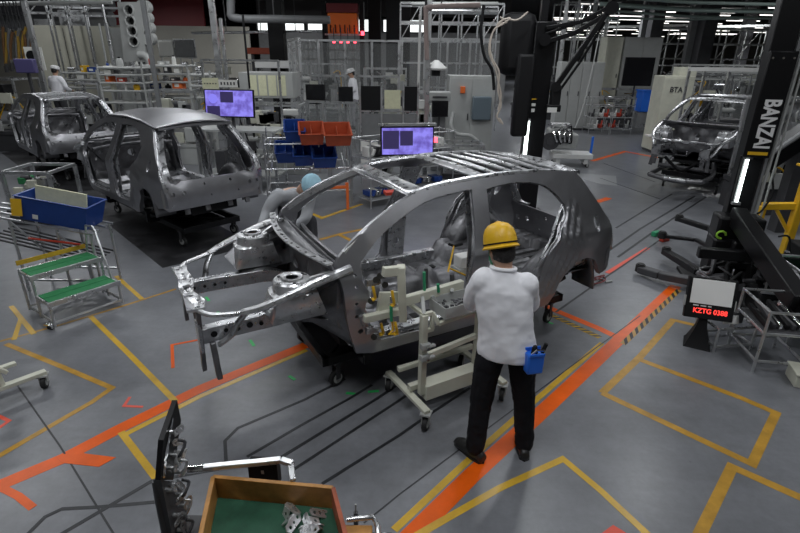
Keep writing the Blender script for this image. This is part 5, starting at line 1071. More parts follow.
# low roller conveyor left of the bins
o = G(252, 183, 0); t = thing('roller_conveyor', 'low metal roller conveyor running from the tail of the roofed body towards the bins', 'conveyor', o, .05)
for y in (0, .5): part(t, 'side_rail', alu, lambda m: m.box((.9, y, .5), (1.8, .04, .1)))
for k in range(12): part(t, 'roller', lgrey, lambda m: m.cyl((.1 + k * .14, .02, .52), (.1 + k * .14, .48, .52), .03, 10))
for x in (.1, 1.7):
    for y in (0, .5): part(t, 'leg', alu, lambda m: m.box((x, y, .24), (.05, .05, .46)))
# ---- generic line-side machines: a base frame with motor, housing, pipes, panels
def machine(name, label, x, y, W, D_, H, seed, cols, yaw=0, z0=0, n=12):
    r = random.Random(seed); t = thing(name, label, 'machine', (x, y, z0), yaw)
    part(t, 'base_frame', cols[0], lambda m: (m.box((0, D_ / 2, H * .12), (W, D_, H * .24)), m.box((0, D_ / 2, H * .27), (W * 1.04, D_ * 1.04, H * .05))), bevel=.01)
    for k in range(4): px_, py_ = (-1, 1)[k % 2] * W * .46, (.06, .94)[k // 2] * D_; part(t, 'upright', alu, lambda m: m.box((px_, py_, H * .6), (.05, .05, H * .8)))
    part(t, 'top_rail', alu, bars([((-W * .46, .06 * D_, H), (W * .46, .06 * D_, H)), ((-W * .46, .94 * D_, H), (W * .46, .94 * D_, H)), ((-W * .46, .06 * D_, H), (-W * .46, .94 * D_, H)), ((W * .46, .06 * D_, H), (W * .46, .94 * D_, H))], .045))
    for k in range(n):
        c = cols[r.randrange(len(cols))]; bx_, by_, bz = r.uniform(-.38, .38) * W, r.uniform(.1, .7) * D_, r.uniform(.3, .9) * H; kind = r.randrange(5)
        if kind == 0: part(t, 'housing', c, lambda m: m.box((bx_, by_, bz), (W * r.uniform(.12, .28), D_ * .3, H * r.uniform(.08, .2))), bevel=.015)
        elif kind == 1: part(t, 'motor', c, lambda m: (m.cyl((bx_ - W * .08, by_, bz), (bx_ + W * .08, by_, bz), H * .05, 14), m.cyl((bx_ + W * .08, by_, bz), (bx_ + W * .12, by_, bz), H * .02, 10)))
        elif kind == 2: part(t, 'hose', [dgrey, mblack, yellow, lgrey][r.randrange(4)], lambda m: m.tube(spl([V((bx_, by_, bz)), V((bx_ + r.uniform(-.2, .2) * W, by_ - .05, bz + r.uniform(-.1, .1) * H)), V((bx_ + r.uniform(-.3, .3) * W, by_, H * .35))], 5), .016, 6))
        elif kind == 3: part(t, 'control_panel', [lgrey, cream, dgrey][r.randrange(3)], lambda m: (m.box((bx_, -.02, bz), (W * .16, .06, H * .14)),), bevel=.005)
        else: part(t, 'linkage', chrome, lambda m: (m.bar((bx_, by_, bz), (bx_ + r.uniform(-.2, .2) * W, by_, bz + r.uniform(-.15, .15) * H), .04), m.cyl((bx_, by_ - .05, bz), (bx_, by_ + .05, bz), .06, 12)))
    return t
GW = [lgrey, white, cream, mgrey, dgrey, chrome]; GD = [dgrey, mgrey, mblack, lgrey, galv]
def at_px(px, Y): return GY(px, 60, Y).x
MCH = [('assembly_machine', 'whitish machine packed with small devices under the sheet-covered enclosure', 264, 12.0, 1.5, .8, 1.55, 3, GW, 26), ('assembly_machine', 'grey machine with hoses at the upper left corner, below the yellow hanging hoses', -30, 14.5, 2.0, 1.2, 1.9, 5, GD, 18), ('assembly_machine', 'cluttered machine immediately right of the white-capped person at the far left', 75, 15.8, 1.0, 1, 1.75, 7, GD, 16),
    ('assembly_machine', 'machine with pale arms behind the roof of the body with the smooth roof', 166, 13.0, 1.2, .9, 1.75, 11, GW, 16), ('assembly_machine', 'machine inside the guard fence, left half', 318, 19.2, 1.8, 1, 2.3, 13, GD + [white], 18), ('assembly_machine', 'machine inside the guard fence, right half beside the person in white', 385, 18.0, 1.5, 1, 2.2, 17, GW, 16),
    ('assembly_machine', 'small machine with pale hoses left of the grey cabinet with the breaker box', 434, 14.4, .9, .8, 1.7, 19, GW + [cream], 16), ('assembly_machine', 'machine under the white wall cabinets, beside the switched-off screen', 622, 22.5, 2.2, 1, 1.4, 23, GD + [white], 18), ('assembly_machine', 'yellow and grey machine seen through the body facing the camera', 722, 19, 2.6, 1.2, 2.1, 29, GD + [yellow], 20),
    ('assembly_machine', 'grey machine at the right edge beside the lettered lift column', 822, 9.1, 1.2, .8, 2.0, 31, GD + [lgrey], 20), ('assembly_machine', 'dark machine behind the windscreen header, left of the black column', 470, 11.2, .9, .7, .85, 37, GD, 10), ('assembly_machine', 'distant machine between the grey panels and the black column', 548, 24, 2.4, 1, 2.2, 41, GD, 12),
    ('assembly_machine', 'distant machine below the daylit windows at the left', 222, 24, 2.6, 1, 2.2, 43, GW, 14), ('assembly_machine', 'distant machine right of the tall cream cabinet', 688, 26, 2.4, 1, 2.3, 47, GD, 12), ('assembly_machine', 'distant machine at the far right behind the lift', 768, 24, 3, 1, 2.6, 53, GW, 14), ('assembly_machine', 'tooling stand at the left edge between the far body and the blue bin', -8, 8.0, .8, .8, .85, 59, GD + [green, white], 16)]
for nm, l, px, Y, W, D_, H, sd, cols, n in MCH: machine(nm, l, at_px(px, Y), Y, W, D_, H, sd, cols, 0, 0, int(n * 1.6))
# enclosure with yellow sheets
Y = 13.0; a, b = GY(240, 98, Y), GY(293, 98, Y); zt = GY(265, 72, Y + .5).z
t = thing('machine_enclosure', 'grey box enclosure with a row of yellow sheets, right of the left purple monitor', 'enclosure', ((a.x + b.x) / 2, Y + .05, 0)); W = b.x - a.x
part(t, 'case', lgrey, lambda m: m.box((0, .5, (zt + a.z) / 2), (W, 1.0, zt - a.z)), bevel=.01); [part(t, 'support_leg', alu, bars([((s_ * W * .46, y, 0), (s_ * W * .46, y, a.z))], .05)) for s_ in (-1, 1) for y in (.05, .95)]
for k in range(4): part(t, 'yellow_sheet', ypaper, lambda m: m.box((-W * .24 + k * W * .18, -.01, (zt + a.z) / 2), (W * .15, .01, (zt - a.z) * .8)))
# far left items
def pxbox(name, label, cat, x0, y0, x1, y1, Y, D_, m_, z0=None, parts=()):
    p, q = GY(x0, y1, Y), GY(x1, y0, Y); t = thing(name, label, cat, ((p.x + q.x) / 2, Y, p.z if z0 is None else z0)); zb2 = 0 if z0 is None else 0
    H = q.z - (p.z if z0 is None else z0); part(t, 'case', m_, lambda m: m.box((0, D_ / 2, H / 2), (q.x - p.x, D_, H)), bevel=.02); t['_w'] = q.x - p.x; t['_h'] = H; return t
t = pxbox('wall_cabinet', 'very large beige cabinet behind the white-capped person at the upper left', 'cabinet', 44, 26, 108, 80, 20, 1.6, cream2, 0)
W, H = t['_w'], t['_h']; part(t, 'side_panel', lgrey, lambda m: m.box((W / 2 + .2, .8, H / 2), (.4, 1.5, H - .1))); part(t, 'front_seam', dgrey, lambda m: (m.box((-W * .1, -.006, H * .5), (.015, .01, H * .95)),))
part(t, 'top_bracket', alu, lambda m: (m.box((-W * .35, .1, H + .1), (.6, .1, .2)), m.box((.1, .1, H + .25), (.9, .1, .5))))
# grey duct panel with four round ports
Y = 17.5; pl_ = [(117, 2), (141, 2), (146, 62), (124, 62)]; P = [GY(x, y, Y) for x, y in pl_]; o = P[3]
t = thing('ported_duct', 'tall grey panel with four round ports stacked one above another, upper left', 'duct', (o.x, Y, 0))
ou = [(p.x - o.x, p.z) for p in (P[3], P[2], P[1], P[0])]; prt = [GY(x, y, Y) for x, y in ((129, 10), (130.5, 21), (132.5, 31), (134, 41.5))]
m = plate(ou, [circ(p.x - o.x, p.z, .13, 16) for p in prt], lambda a, b: (a, 0, b), lambda a, b: (a, .35, b), .3); m.build('duct_body', lgrey, t, 30)
for p in prt: part(t, 'port_ring', lgrey, lambda m: (m.tube([(p.x - o.x + .15 * cos(k * pi / 8), -.03, p.z + .15 * sin(k * pi / 8)) for k in range(16)], .03, 8, closed=True),)); part(t, 'port_back', mblack, lambda m: m.cyl((p.x - o.x, .2, p.z), (p.x - o.x, .22, p.z), .14, 16)); part(t, 'bulge', lgrey, lambda m: m.cyl((p.x - o.x + .42, .02, p.z + .1), (p.x - o.x + .42, .3, p.z + .1), .2, 16))
part(t, 'support_post', mgrey, lambda m: m.box((.4, .3, 1.2), (.3, .2, 2.4))); part(t, 'elbow', lgrey, lambda m: m.tube(spl([V((.5, 0, P[3].z + .2)), V((.75, 0, P[3].z + .15)), V((.85, 0, P[3].z - .3))], 5), .12, 12))
# posts, pipes and ducts
def pole(name, label, x, y, H, w_, m_=alu, cat='post', z0=0, brk=True):
    t = thing(name, label, cat, (x, y, z0)); part(t, 'shaft', m_, lambda m: m.box((0, 0, H / 2), (w_, w_, H)), bevel=.006); part(t, 'foot_plate', dgrey, lambda m: m.box((0, 0, .01), (w_ * 2.4, w_ * 2.4, .02)))
    if brk: part(t, 'bracket', alu, lambda m: m.box((0, -w_ * .6, H * .55), (w_ * 1.4, w_ * .3, w_ * 2)))
    return t
for px, Y, w_, m_, l in ((38, 14.3, .11, alu, 'grey post leaning past the beige cabinet at the upper left'), (152, 12.5, .09, mgrey, 'dark grey post right of the four-port duct panel'), (106, 17, .05, lgrey, 'thin white post crossing the right side of the beige cabinet'), (113, 16.5, .08, alu, 'grey post beside the beige cabinet\'s right edge'), (218, 12.6, .12, alu, 'thick aluminium post left of the sheet-covered enclosure'), (225, 13.6, .07, alu, 'thinner aluminium post beside the thick one behind the left purple monitor'), (247, 12.2, .04, mblack, 'thin black post in front of the sheet-covered enclosure'),
    (279, 21, .55, mblack, 'broad black column left of the guard fence'), (375, 23, .5, mblack, 'black column right of the orange machine'), (398, 24, 1.0, dark, 'very wide black column right of the orange machine'), (419, 11.6, .05, white, 'bright thin post left of the bundled pipes'), (428, 11.8, .10, alu, 'thick post carrying bundled pipes, left of the grey cabinet'), (482, 16, .05, alu, 'thin post behind the black column\'s drum'), (560, 22, .12, alu, 'pale post right of the black column, first of the row'), (572, 23, .1, alu, 'pale post right of the black column, second of the row'), (588, 22.5, .14, alu, 'pale post right of the black column, third of the row'),
    (601, 25, .1, lgrey, 'pale post at the left edge of the white wall cabinets'), (649, 27, .55, dgrey, 'dark building column behind the white wall cabinets'), (638, 27.5, .3, mgrey, 'grey building column left of the dark one'), (700, 26, .6, dgrey, 'broad dark building column in the far hall'), (686, 26.5, .3, mgrey, 'grey building column left of the broad dark one in the far hall'), (740, 33, .5, dgrey, 'dark building column right of the broad one in the far hall'), (765, 35, .5, dgrey, 'dark building column nearest the top of the lift column')):
    x = at_px(px, Y); pole('support_post' if w_ < .3 else 'building_column', l, x, Y, min(HC - .02, 7.1) if w_ >= .09 else 3.4, w_, m_, brk=w_ < .2)
def pipe(label, pts, r, m_, name='overhead_pipe', cat='pipe', n=10):
    P = [V(p) for p in pts]; o = P[0]; t = thing(name, label, cat, o); part(t, 'run', m_, lambda m: m.tube(P, r, n), o)
    for k in range(1, 4):
        i = k / 4 * (len(P) - 1); j = min(int(i), len(P) - 2); c = P[j].lerp(P[j + 1], i - j); part(t, 'hanger', dgrey, lambda m: m.bar(c, V((c.x, c.y, HC)), .03), o)
    return t
pipe('fat dark overhead pipe across the top left corner', [GY(-20, 22, 23), GY(112, 19, 23)], .33, mgrey); pipe('dark overhead pipe nearer the top edge at the upper left', [GY(-20, 8, 22), GY(112, 4, 22)], .28, dgrey); pipe('thin overhead pipe along the top edge at the upper left', [GY(-10, 4, 17), GY(112, 2, 17)], .06, lgrey)
pipe('grey overhead duct with two bends left of the broad black column', spl([GY(231, -8, 19), GY(231, 10, 19), GY(235, 18, 19), GY(274, 19, 19), GY(330, 20, 19)], 4), .13, mgrey); pipe('long pale overhead pipe left of the orange machine', [GY(192, 33, 22), GY(330, 31, 22)], .05, alu)
pipe('overhead pipe across the top centre', [GY(412, 4, 14), GY(498, 4, 14)], .05, lgrey); pipe('second overhead pipe below the first at the top centre', [GY(425, 11, 14.5), GY(498, 12, 14.5)], .07, alu); pipe('pinkish bent pipe rising from the bundled pipes and turning right', spl([GY(427, 60, 11.7), GY(426, 14, 11.7), GY(431, 7, 11.7), GY(480, 5, 11.7)], 4), .05, mat('pinkish_pipe', (.42, .33, .31), .5))
for k, (y0, y1, Y, r, l) in enumerate(((-4, 5, 21, .06, 'pale green overhead pipe at the top right, topmost'), (4, 12, 21.5, .08, 'pale green overhead pipe at the top right, second from the top'), (10, 19, 22, .05, 'pale green overhead pipe at the top right, third from the top'), (18, 17, 23, .04, 'level thin pipe in front of the far strip lights'))): pipe(l, [GY(600, y0, Y), GY(690, (y0 + y1) / 2 + 2, Y), GY(800, y1, Y)], r, mat('pale_green_pipe', (.3, .38, .35), .45))
for k, (px0, px1, Y, l) in enumerate(((603, 690, 30, 'overhead cable tray in the far hall, left one'), (690, 790, 31, 'overhead cable tray in the far hall, right one'))):
    p, q = GY(px0, 27, Y), GY(px1, 25, Y); t = thing('cable_tray', l, 'cable tray', p); part(t, 'side_rail', lgrey, bars([(p, q), (p + V((0, .4, 0)), q + V((0, .4, 0)))], .04, .1), p)
    for j in range(10): c = p.lerp(q, j / 9); part(t, 'rung', lgrey, lambda m: m.bar(c, c + V((0, .4, 0)), .05), p)
# overhead aluminium frames (scaffold like)
def gantry(label, x0, x1, Y, z0, z1, n, D_=1.2, m_=alu, r=.05):
    t = thing('gantry_structure', label, 'frame', (x0, Y, 0)); W = x1 - x0
    for k in range(n + 1):
        for y in (0, D_): part(t, 'upright', m_, lambda m: m.box((W * k / n, y, z1 / 2), (r, r, z1)))
    for z in (z0, (z0 + z1) / 2, z1):
        for y in (0, D_): part(t, 'beam', m_, lambda m: m.bar((0, y, z), (W, y, z), r, r * 1.3))
    for k in range(n): part(t, 'brace', m_, lambda m: m.bar((W * k / n, 0, z0), (W * (k + 1) / n, 0, z1), r * .6))
    return t
gantry('tall aluminium framework behind the bundled pipes at the top centre', at_px(400, 20), at_px(500, 20), 20, 3.1, 4.3, 5); gantry('aluminium framework behind the balancer arms', at_px(555, 26), at_px(612, 26), 26, 3.4, 4.9, 4); gantry('grey framework above the four-port duct panel and beige cabinet', at_px(40, 18.5), at_px(112, 18.5), 18.5, 3.75, 4.25, 4)
gantry('framework in front of the far strip lights at the right', at_px(655, 28), at_px(795, 28), 28, 2.6, 4.0, 7, m_=lgrey); gantry('lower framework behind the body facing the camera', at_px(690, 21), at_px(800, 21), 21, 1.9, 2.4, 6, m_=lgrey, r=.04); gantry('framework between the daylit windows and the guard fence', at_px(300, 25), at_px(362, 25), 25, 2.4, 3.2, 7, m_=lgrey, r=.05)
# guard fences
fence('tall aluminium guard fence with clear panels in front of the orange machine', (at_px(293, 17.2), 17.2, 0), (at_px(399, 16.8), 16.8, 0), GY(345, 39.5, 17).z, 4, (.34, .66)); fence('guard fence returning towards the camera from the left end of the tall one', (at_px(293, 17.2), 16.7, 0), (at_px(300, 14.5), 14.5, 0), GY(296, 39.5, 17).z, 2, (.5,))
fence('aluminium guard fence behind the bundled pipes', (at_px(402, 19), 19, 0), (at_px(492, 19), 19, 0), GY(445, 38, 19).z, 4, (.5, .75)); fence('low guard fence behind the bin rack', (at_px(305, 13.4), 13.4, 0), (at_px(356, 13), 13, 0), GY(330, 101, 13.2).z, 3, (.5,)); fence('distant guard fence right of the tall cream cabinet', (at_px(690, 22), 22, 0), (at_px(800, 22), 22, 0), 2.3, 6, (.5,))
# orange press
Y = 21; p, q = GY(328, 35, Y), GY(357, 13, Y); t = thing('orange_press', 'orange machine head with a row of hooks above the guard fence', 'machine', (p.x, Y, 0)); W = q.x - p.x
part(t, 'head', mat('bright_orange_panel', (.85, .19, .02), .5, emit=(1, .2, .02), es=.0), lambda m: m.box((W / 2, .4, (p.z + q.z) / 2), (W, .8, q.z - p.z)), bevel=.03)
part(t, 'upper_guard', maroon, lambda m: m.box((W / 2, .4, q.z + .16), (W * 1.05, .8, .3))); part(t, 'hook_rail', lgrey, lambda m: m.box((W / 2, -.02, p.z + .02), (W * 1.2, .06, .06)))
for k in range(6): part(t, 'hook', mblack, lambda m: m.tube([(W * (.1 + k * .16), -.05, p.z + .35), (W * (.1 + k * .16), -.05, p.z + .12), (W * (.12 + k * .16), -.05, p.z + .08)], .02, 6))
for x in (-.15, W + .15): part(t, 'side_column', mblack, lambda m: m.box((x, .4, q.z / 2 + .2), (.16, .5, q.z + .4)))
part(t, 'red_beacon', emis('red_lamp', (1, .05, .08), 6), lambda m: m.cyl((W + .2, -.1, p.z + .0), (W + .2, -.1, p.z + .14), .06, 10))
for k in range(4): o = GY(334 + k * 7, 43, 20.4); t = thing('warning_lamp', 'small glowing red lamp under the orange machine head', 'lamp', o, 0, 'red lamps under the orange machine'); part(t, 'lens', emis('red_lamp', (1, .05, .08), 6), lambda m: m.cyl((0, 0, 0), (0, 0, .07), .05, 8)); part(t, 'mount', dgrey, lambda m: m.bar((0, 0, .07), (0, 0, .5), .03))
t = pxbox('orange_beam', 'orange-red horizontal beam left of the broad black column', 'beam', 247, 48, 281, 54, 22, .3, orred); part(t, 'support', dgrey, lambda m: (m.box((-.5, .15, -1.2), (.1, .1, 2.4)), m.box((.5, .15, -1.2), (.1, .1, 2.4))))
t = pxbox('white_bench', 'long white bench top under the orange-red beam', 'bench', 255, 61, 292, 68, 20, .9, white); part(t, 'legs_frame', alu, bars([((s_ * .6, .4, 0), (s_ * .6, .4, -GY(255, 68, 20).z)) for s_ in (-1, 1)], .06))
# grey cabinet with breaker box
x = at_px(474, 13.6); t = ctl_cabinet('control_cabinet', 'pale grey cabinet with a blue-grey breaker box and orange button, left of the black column', x, 13.6, 1.15, .8, GY(474, 76, 13.6).z, lgrey, 0, 2)
q = GY(481, 108, 13.5); part(t, 'breaker_box', mat('blue_grey_box', (.13, .17, .2), .4), lambda m: m.box((q.x - x, -.14, q.z), (.46, .24, .55)), bevel=.02); q = GY(463, 90, 13.5); part(t, 'orange_button', orange, lambda m: m.box((q.x - x, -.05, q.z), (.12, .08, .16)), bevel=.01)
part(t, 'flexible_pipe', lgrey, lambda m: m.tube(spl([V((-.45, -.1, 1.3)), V((-.5, -.2, 1.0)), V((-.35, -.25, .8)), V((0, -.25, .75)), V((.3, -.2, .5))], 5), .05, 10))
t = monitor('small_monitor', 'small black monitor left of the grey cabinet with the breaker box', GY(440, 117, 12.4), .38, .36, .1, -.1, scb, .9); p = GY(440, 100, 12.5); t = thing('label_printer', 'grey printer standing behind the small black monitor', 'printer', p); part(t, 'case', lgrey, lambda m: m.box((0, .2, .07), (.5, .3, .2)), bevel=.02); part(t, 'paper_slot', dgrey, lambda m: m.box((0, .04, .06), (.34, .02, .04))); part(t, 'stand', mgrey, lambda m: m.box((0, .25, -p.z / 2), (.3, .2, p.z - .06)))
# grey panel wall
for k in range(4):
    Y = 20.5; p, q = at_px(562 + k * 11, Y), at_px(573 + k * 11, Y); ctl_cabinet('locker', ['grey locker right of the black column, first of four', 'grey locker right of the black column, second of four', 'grey locker right of the black column, third of four', 'grey locker right of the black column, fourth of four'][k], (p + q) / 2, Y, q - p, .6, GY(580, 62, Y).z, lgrey, 0, 1)
# white wall cabinets
for k, (a_, b_, y0, m_, l) in enumerate(((604, 621, 37, cream2, 'tall white cabinet at the left of the switched-off screen'), (622, 660, 37, white, 'wide white cabinet above the switched-off screen'))):
    Y = 24; p, q = at_px(a_, Y), at_px(b_, Y); ctl_cabinet('wall_cabinet', l, (p + q) / 2, Y, q - p - .03, .8, GY(630, y0, Y).z, lgrey if k else cream, 0, 1 + k)
monitor('large_screen', 'large switched-off black screen in front of the white wall cabinets', GY(636, 86, 20.5), 1.1, 1.0, 0, 0, scb, 1.4); t = pxbox('storage_bin', 'bright blue bin below the large switched-off screen', 'bin', 640, 91, 655, 112, 20, .6, bblue); part(t, 'rim', bblue, lambda m: m.box((0, .3, t['_h']), (t['_w'] + .05, .65, .05)))
part(t, 'stand', alu, lambda m: m.box((0, .3, -.3), (.5, .5, .55)))
for k, (px, Y, l) in enumerate(((599, 19.4, 'tubular rack of parts right of the grey lockers, left one'), (622, 19.5, 'tubular rack of parts right of the grey lockers, right one'))):
    t = tube_rack('parts_trolley', l, V((at_px(px, Y), Y, 0)), 0, .75, .7, 1.3, (.2, .6, 1., 1.28), cat='trolley')
    for j in range(8): part(t, 'stored_part', [lgrey, red, dgrey, white, chrome][(j * 3 + k) % 5], lambda m: (m.box((.12 + (j % 4) * .17, .3, .28 + .4 * (j // 4)), (.12, .3, .12)), m.cyl((.12 + (j % 4) * .17, .1, .3 + .4 * (j // 4)), (.14 + (j % 4) * .17, .1, .5 + .4 * (j // 4)), .03)), bevel=.01)
# cream cabinet with lettering
Y = 15.6; p, q = GY(652, 145, Y), GY(681, 145, Y); H = GY(667, 76, Y).z; xc = (p.x + q.x) / 2; t = ctl_cabinet('control_cabinet', 'tall cream cabinet with small dark lettering left of the body facing the camera', xc, Y, q.x - p.x, .7, H, cream, .0, 1)
text_mesh('lettering', 'BTA', .2, Matrix.Translation((-.06, -.03, H * .83)), t, dgrey, .004); part(t, 'top_unit', cream, lambda m: m.box((.35, .5, H + .06), (.5, .4, .35)), bevel=.01); part(t, 'base_shelf', white, lambda m: m.box((-.45, .1, .5), (.3, .3, .04)))
# frame behind the facing body
Y = 15; p, q = GY(689, 69, Y), GY(770, 74, Y); t = thing('portal_gantry', 'white-topped portal frame standing over the body facing the camera', 'frame', (p.x, Y, 0)); W = q.x - p.x
part(t, 'top_beam', white, lambda m: m.bar((0, 0, p.z), (W, 0, p.z), .1, .1))
for x in (.02, W * .2, W * .5, W): part(t, 'post', alu, lambda m: m.box((x, 0, p.z / 2), (.06, .06, p.z)))
# right edge dark diagonal boom
p, q = GY(738, 178, 8.2), GY(830, 118, 8.2); t = thing('dark_boom', 'dark slanted boom running to the right edge behind the lift column', 'boom', p); part(t, 'beam', black, lambda m: m.bar(V((0, 0, 0)), q - p, .28, .3), bevel=.03); part(t, 'support', dgrey, lambda m: m.box((q - p) * .75 - V((0, 0, q.z / 2 - .1)), (.2, .2, q.z)))
part(t, 'side_hose', mgrey, lambda m: m.tube([V((0, -.2, .2)), (q - p) * .5 + V((0, -.2, .2)), q - p + V((0, -.2, .25))], .04))
for k, (px, m_, w_) in enumerate(((777, lgrey, .05), (784, mgrey, .07), (795, alu, .06))): pole('support_post', ['thin pale post just right of the lift column', 'grey post right of the lift column', 'outermost post at the right edge'][k], at_px(px, 9.2 + k * .4), 9.2 + k * .4, 4, w_, m_)
# engine on its cart
o = G(566, 166); t = thing('engine_cart', 'white engine cart below the balancer gripper', 'cart', o, -.1); part(t, 'deck', white, lambda m: m.box((.1, .1, .28), (1.0, .6, .12)), bevel=.01); [part(t, 'frame_bearer', white, lambda m: m.box((x_, .1, .16), (.1, .5, .14))) for x_ in (-.25, .45)]; add_casters(t, [(-.3, -.1), (-.3, .3), (.5, -.1), (.5, .3)], .12, .05, .3, lgrey)
part(t, 'push_handle', bblue, lambda m: m.bar((.6, .1, .3), (.6, .1, .75), .05), label='blue upright')
e = thing('engine', 'grey cast engine with a dark flywheel on the white cart', 'engine', o + V((-.25, .1, .35)), -.1)
part(e, 'block', lgrey, lambda m: (m.box((0, 0, .35), (.6, .5, .5)), m.box((.3, 0, .3), (.3, .42, .36))), bevel=.05); part(e, 'flywheel', dgrey, lambda m: (m.cyl((-.25, -.3, .3), (-.25, -.22, .3), .22, 20), m.cyl((-.25, -.34, .3), (-.25, -.3, .3), .1, 16)))
part(e, 'manifold', chrome, lambda m: [m.tube(spl([V((-.2 + k * .13, -.26, .55)), V((-.2 + k * .13, -.36, .5)), V((-.1 + k * .1, -.36, .3))], 4), .035, 8) for k in range(4)]); part(e, 'head_cover', galv, lambda m: m.box((0, 0, .66), (.5, .36, .12)), bevel=.03)
for k in range(6): part(e, 'hose', [mblack, lgrey, dgrey][k % 3], lambda m: m.tube(spl([V((rnd.uniform(-.3, .3), -.26, rnd.uniform(.2, .7))) for _ in range(4)], 5), .018, 6))
# shelving with stored things at the left
def shelf_bay(label, px0, px1, Y, ys, seed):
    x0, x1 = at_px(px0, Y), at_px(px1, Y); W = x1 - x0; zs = [GY((px0 + px1) / 2, y, Y).z for y in ys]; t = tube_rack('storage_rack', label, V((x0, Y, 0)), 0, W, .7, max(zs) + .1, zs, lgrey, .03)
    for z in zs: part(t, 'shelf', white, lambda m: m.box((W / 2, .35, z), (W, .7, .03)))
    r = random.Random(seed); cols = [red, yellow, blue, white, dgrey, lgrey, orange, mgrey, black, paper, lgrey, dgrey, cream]
    nm = [('parts_box', 'box', 'box'), ('spare_part', 'part', 'machine part'), ('canister', 'canister', 'canister')]
    for z in zs[1:]:
        x = .1
        while x < W - .2:
            w_ = r.uniform(.12, .3); h_ = r.uniform(.1, .24); c = r.choice(cols); k = r.randrange(3); o_ = (x0 + x + w_ / 2, Y + .15 + r.random() * .1, z + .016)
            tt_ = thing(nm[k][0], 'small %s stored on the racks at the upper left' % nm[k][1], nm[k][2], o_, r.uniform(-.2, .2), 'small %ss stored on the upper left racks' % nm[k][1])
            if k == 0: part(tt_, 'carton', c, lambda m: m.box((0, 0, h_ / 2), (w_, .25, h_)), bevel=.005); part(tt_, 'label_card', paper, lambda m: m.box((0, -.127, h_ * .5), (w_ * .5, .004, h_ * .4)))
            elif k == 1: part(tt_, 'body', c if r.random() < .5 else galv, lambda m: (m.cyl((-w_ * .35, 0, h_ * .4), (w_ * .35, 0, h_ * .4), h_ * .35, 12), m.box((0, 0, h_ * .05), (w_ * .7, .15, h_ * .1)))); part(tt_, 'flange', chrome, lambda m: m.cyl((w_ * .35, 0, h_ * .4), (w_ * .45, 0, h_ * .4), h_ * .4, 12))
            else: part(tt_, 'can', c, lambda m: m.lathe([(w_ * .3, 0), (w_ * .32, .02), (w_ * .32, h_ * .8), (w_ * .2, h_)], (0, 0, 0), 12)); part(tt_, 'cap', mblack, lambda m: m.cyl((0, 0, h_), (0, 0, h_ + .04), w_ * .12, 10))
            x += w_ + r.uniform(.04, .22)
shelf_bay('white-shelved storage rack behind the roof of the far left body', 96, 140, 15.2, (103, 91, 83, 75, 68), 5); shelf_bay('white-shelved storage rack beside the machine with pale arms', 141, 186, 16, (98, 90, 82, 74, 66), 9); shelf_bay('storage rack with coloured boxes left of the left purple monitor', 187, 208, 13.2, (112, 98, 86, 75), 14)
shelf_bay('storage rack at the far left below the beige cabinet', 58, 94, 17, (88, 80, 73), 21)
# hanging hoses upper left
hcol = [mat('brown_hose', (.2, .1, .04), .6), mat('ochre_hose', (.42, .26, .04), .6), mgrey]
for k in range(10):
    px = 3 + k * 3.3; a, b = GY(px, 26 + rnd.random() * 8, 16.5), GY(px + rnd.uniform(-2, 3), 60 + rnd.random() * 6, 16.5)
    t = thing('hanging_hose', 'hanging hose in the cluster at the upper left corner', 'hose', a, 0, 'hoses hanging at the upper left corner'); part(t, 'hose_run', hcol[k % 3], lambda m: m.tube(spl([a, a.lerp(b, .4) + V((rnd.uniform(-.1, .1), 0, 0)), b], 5), .04, 8), a); part(t, 'nozzle', dgrey, lambda m: m.cyl(b, b - V((0, 0, .18)), .055, 10), a); part(t, 'suspension', dgrey, lambda m: m.bar(a, V((a.x, a.y, HC)), .02), a)
t = thing('gun_rack', 'board with a round black reel beside the grey post at the upper left', 'board', GY(29, 70, 14.6)); p, q = GY(29, 70, 14.6), GY(41, 47, 14.6); part(t, 'board', paper, lambda m: m.box(((q.x - p.x) / 2, 0, (q.z - p.z) / 2), (q.x - p.x, .03, q.z - p.z))); part(t, 'reel', mblack, lambda m: m.cyl((.2, -.08, .35), (.2, -.02, .35), .13, 16)); part(t, 'stand', alu, lambda m: m.bar(((q.x - p.x) / 2, .04, 0), ((q.x - p.x) / 2, .04, -p.z), .05))
t = pxbox('purple_screen', 'dull purple screen under the hanging hoses at the upper left', 'screen', 16, 59, 32, 73, 13.5, .15, mat('dull_purple', (.10, .09, .22), .4)); part(t, 'stand', dgrey, lambda m: m.bar((0, .1, 0), (0, .1, -GY(16, 73, 13.5).z), .06))
# platforms under the two far workers
for x, y, l in ((-9.55, 15.0, 'low grey work platform under the white-capped person at the far left'), (-1.42, 16.0, 'low grey work platform inside the tall guard fence')):
    t = thing('work_platform', l, 'platform', (x, y, 0)); part(t, 'deck', mgrey, lambda m: m.box((0, 0, .525), (1.3, .9, .05))); 
    for a in (-.6, .6):
        for b in (-.4, .4): part(t, 'leg', alu, lambda m: m.box((a, b, .25), (.05, .05, .5)))
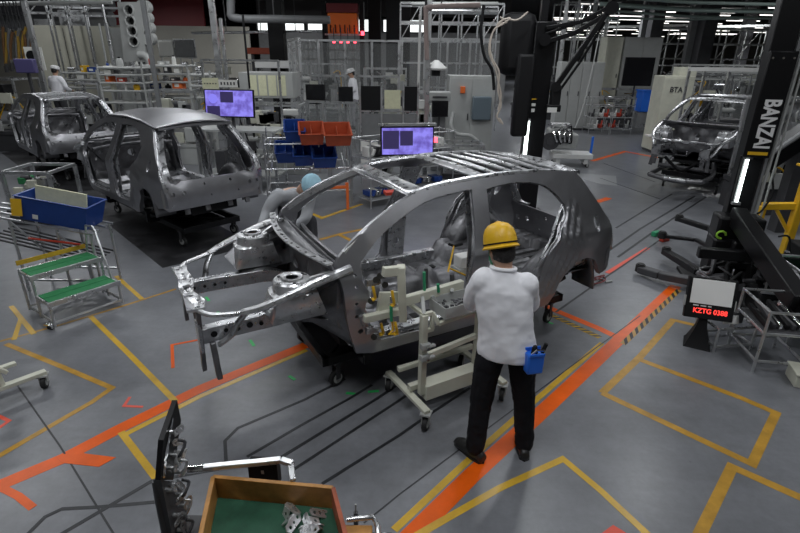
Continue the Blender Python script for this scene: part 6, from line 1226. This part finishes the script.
# tool chests / wall clutter between
t = pxbox('notice_board', 'pale notice board on the wall above the storage racks', 'notice board', 160, 41, 172, 56, 24, .1, paper); part(t, 'frame', alu, lambda m: m.box((0, .06, t['_h'] / 2), (t['_w'] + .1, .04, t['_h'] + .1)))
part(t, 'stand', alu, bars([((s_ * .25, .05, 0), (s_ * .25, .05, -GY(160, 56, 24).z)) for s_ in (-1, 1)], .05))
t = pxbox('notice_board', 'grey notice board right of the pale one above the storage racks', 'notice board', 176, 40, 193, 57, 24, .1, mgrey); part(t, 'frame', alu, lambda m: m.box((0, .06, t['_h'] / 2), (t['_w'] + .1, .04, t['_h'] + .1))); part(t, 'stand', alu, bars([((s_ * .25, .05, 0), (s_ * .25, .05, -GY(176, 57, 24).z)) for s_ in (-1, 1)], .05))
t = thing('traffic_barrier', 'white electrical cabinet with dark slots behind the roofed body', 'cabinet', G(203, 152)); part(t, 'case', white, lambda m: m.box((0, .2, .45), (.7, .4, .9)), bevel=.02)
for k in range(4): part(t, 'slot', dgrey, lambda m: m.box((-.2 + k * .13, -.005, .5), (.04, .01, .25)))
part(t, 'cable_loop', mblack, lambda m: m.tube(spl([V((-.3, -.03, .8)), V((-.1, -.05, .95)), V((.0, -.05, .7)), V((-.2, -.05, .6))], 5), .012, 6))
# monitors and things inside the fence
monitor('machine_screen', 'black machine screen inside the guard fence at its left end', GY(316, 104, 14.5), .52, .5, 0, 0, scb, 1.0); monitor('machine_screen', 'black machine screen inside the guard fence beside the person in white', GY(346, 104, 14.8), .4, .45, .2, 0, scb, 1.0)
t = thing('white_cone_lamp', 'white hooded unit at the bend of the bundled pipes', 'lamp', GY(436, 70, 12)); part(t, 'hood', white, lambda m: m.lathe([(.22, 0), (.24, .04), (.12, .14), (.04, .2)], (0, 0, 0), 16)); part(t, 'bracket', alu, lambda m: m.bar((0, 0, .1), (-.2, -.2, .1), .04)); part(t, 'lens', mblack, lambda m: m.cyl((0, 0, -.12), (0, 0, 0), .1, 12))
SC.view_settings.view_transform = 'Standard'; SC.view_settings.look = 'None'; SC.view_settings.gamma = 1; SC.view_settings.exposure = 0
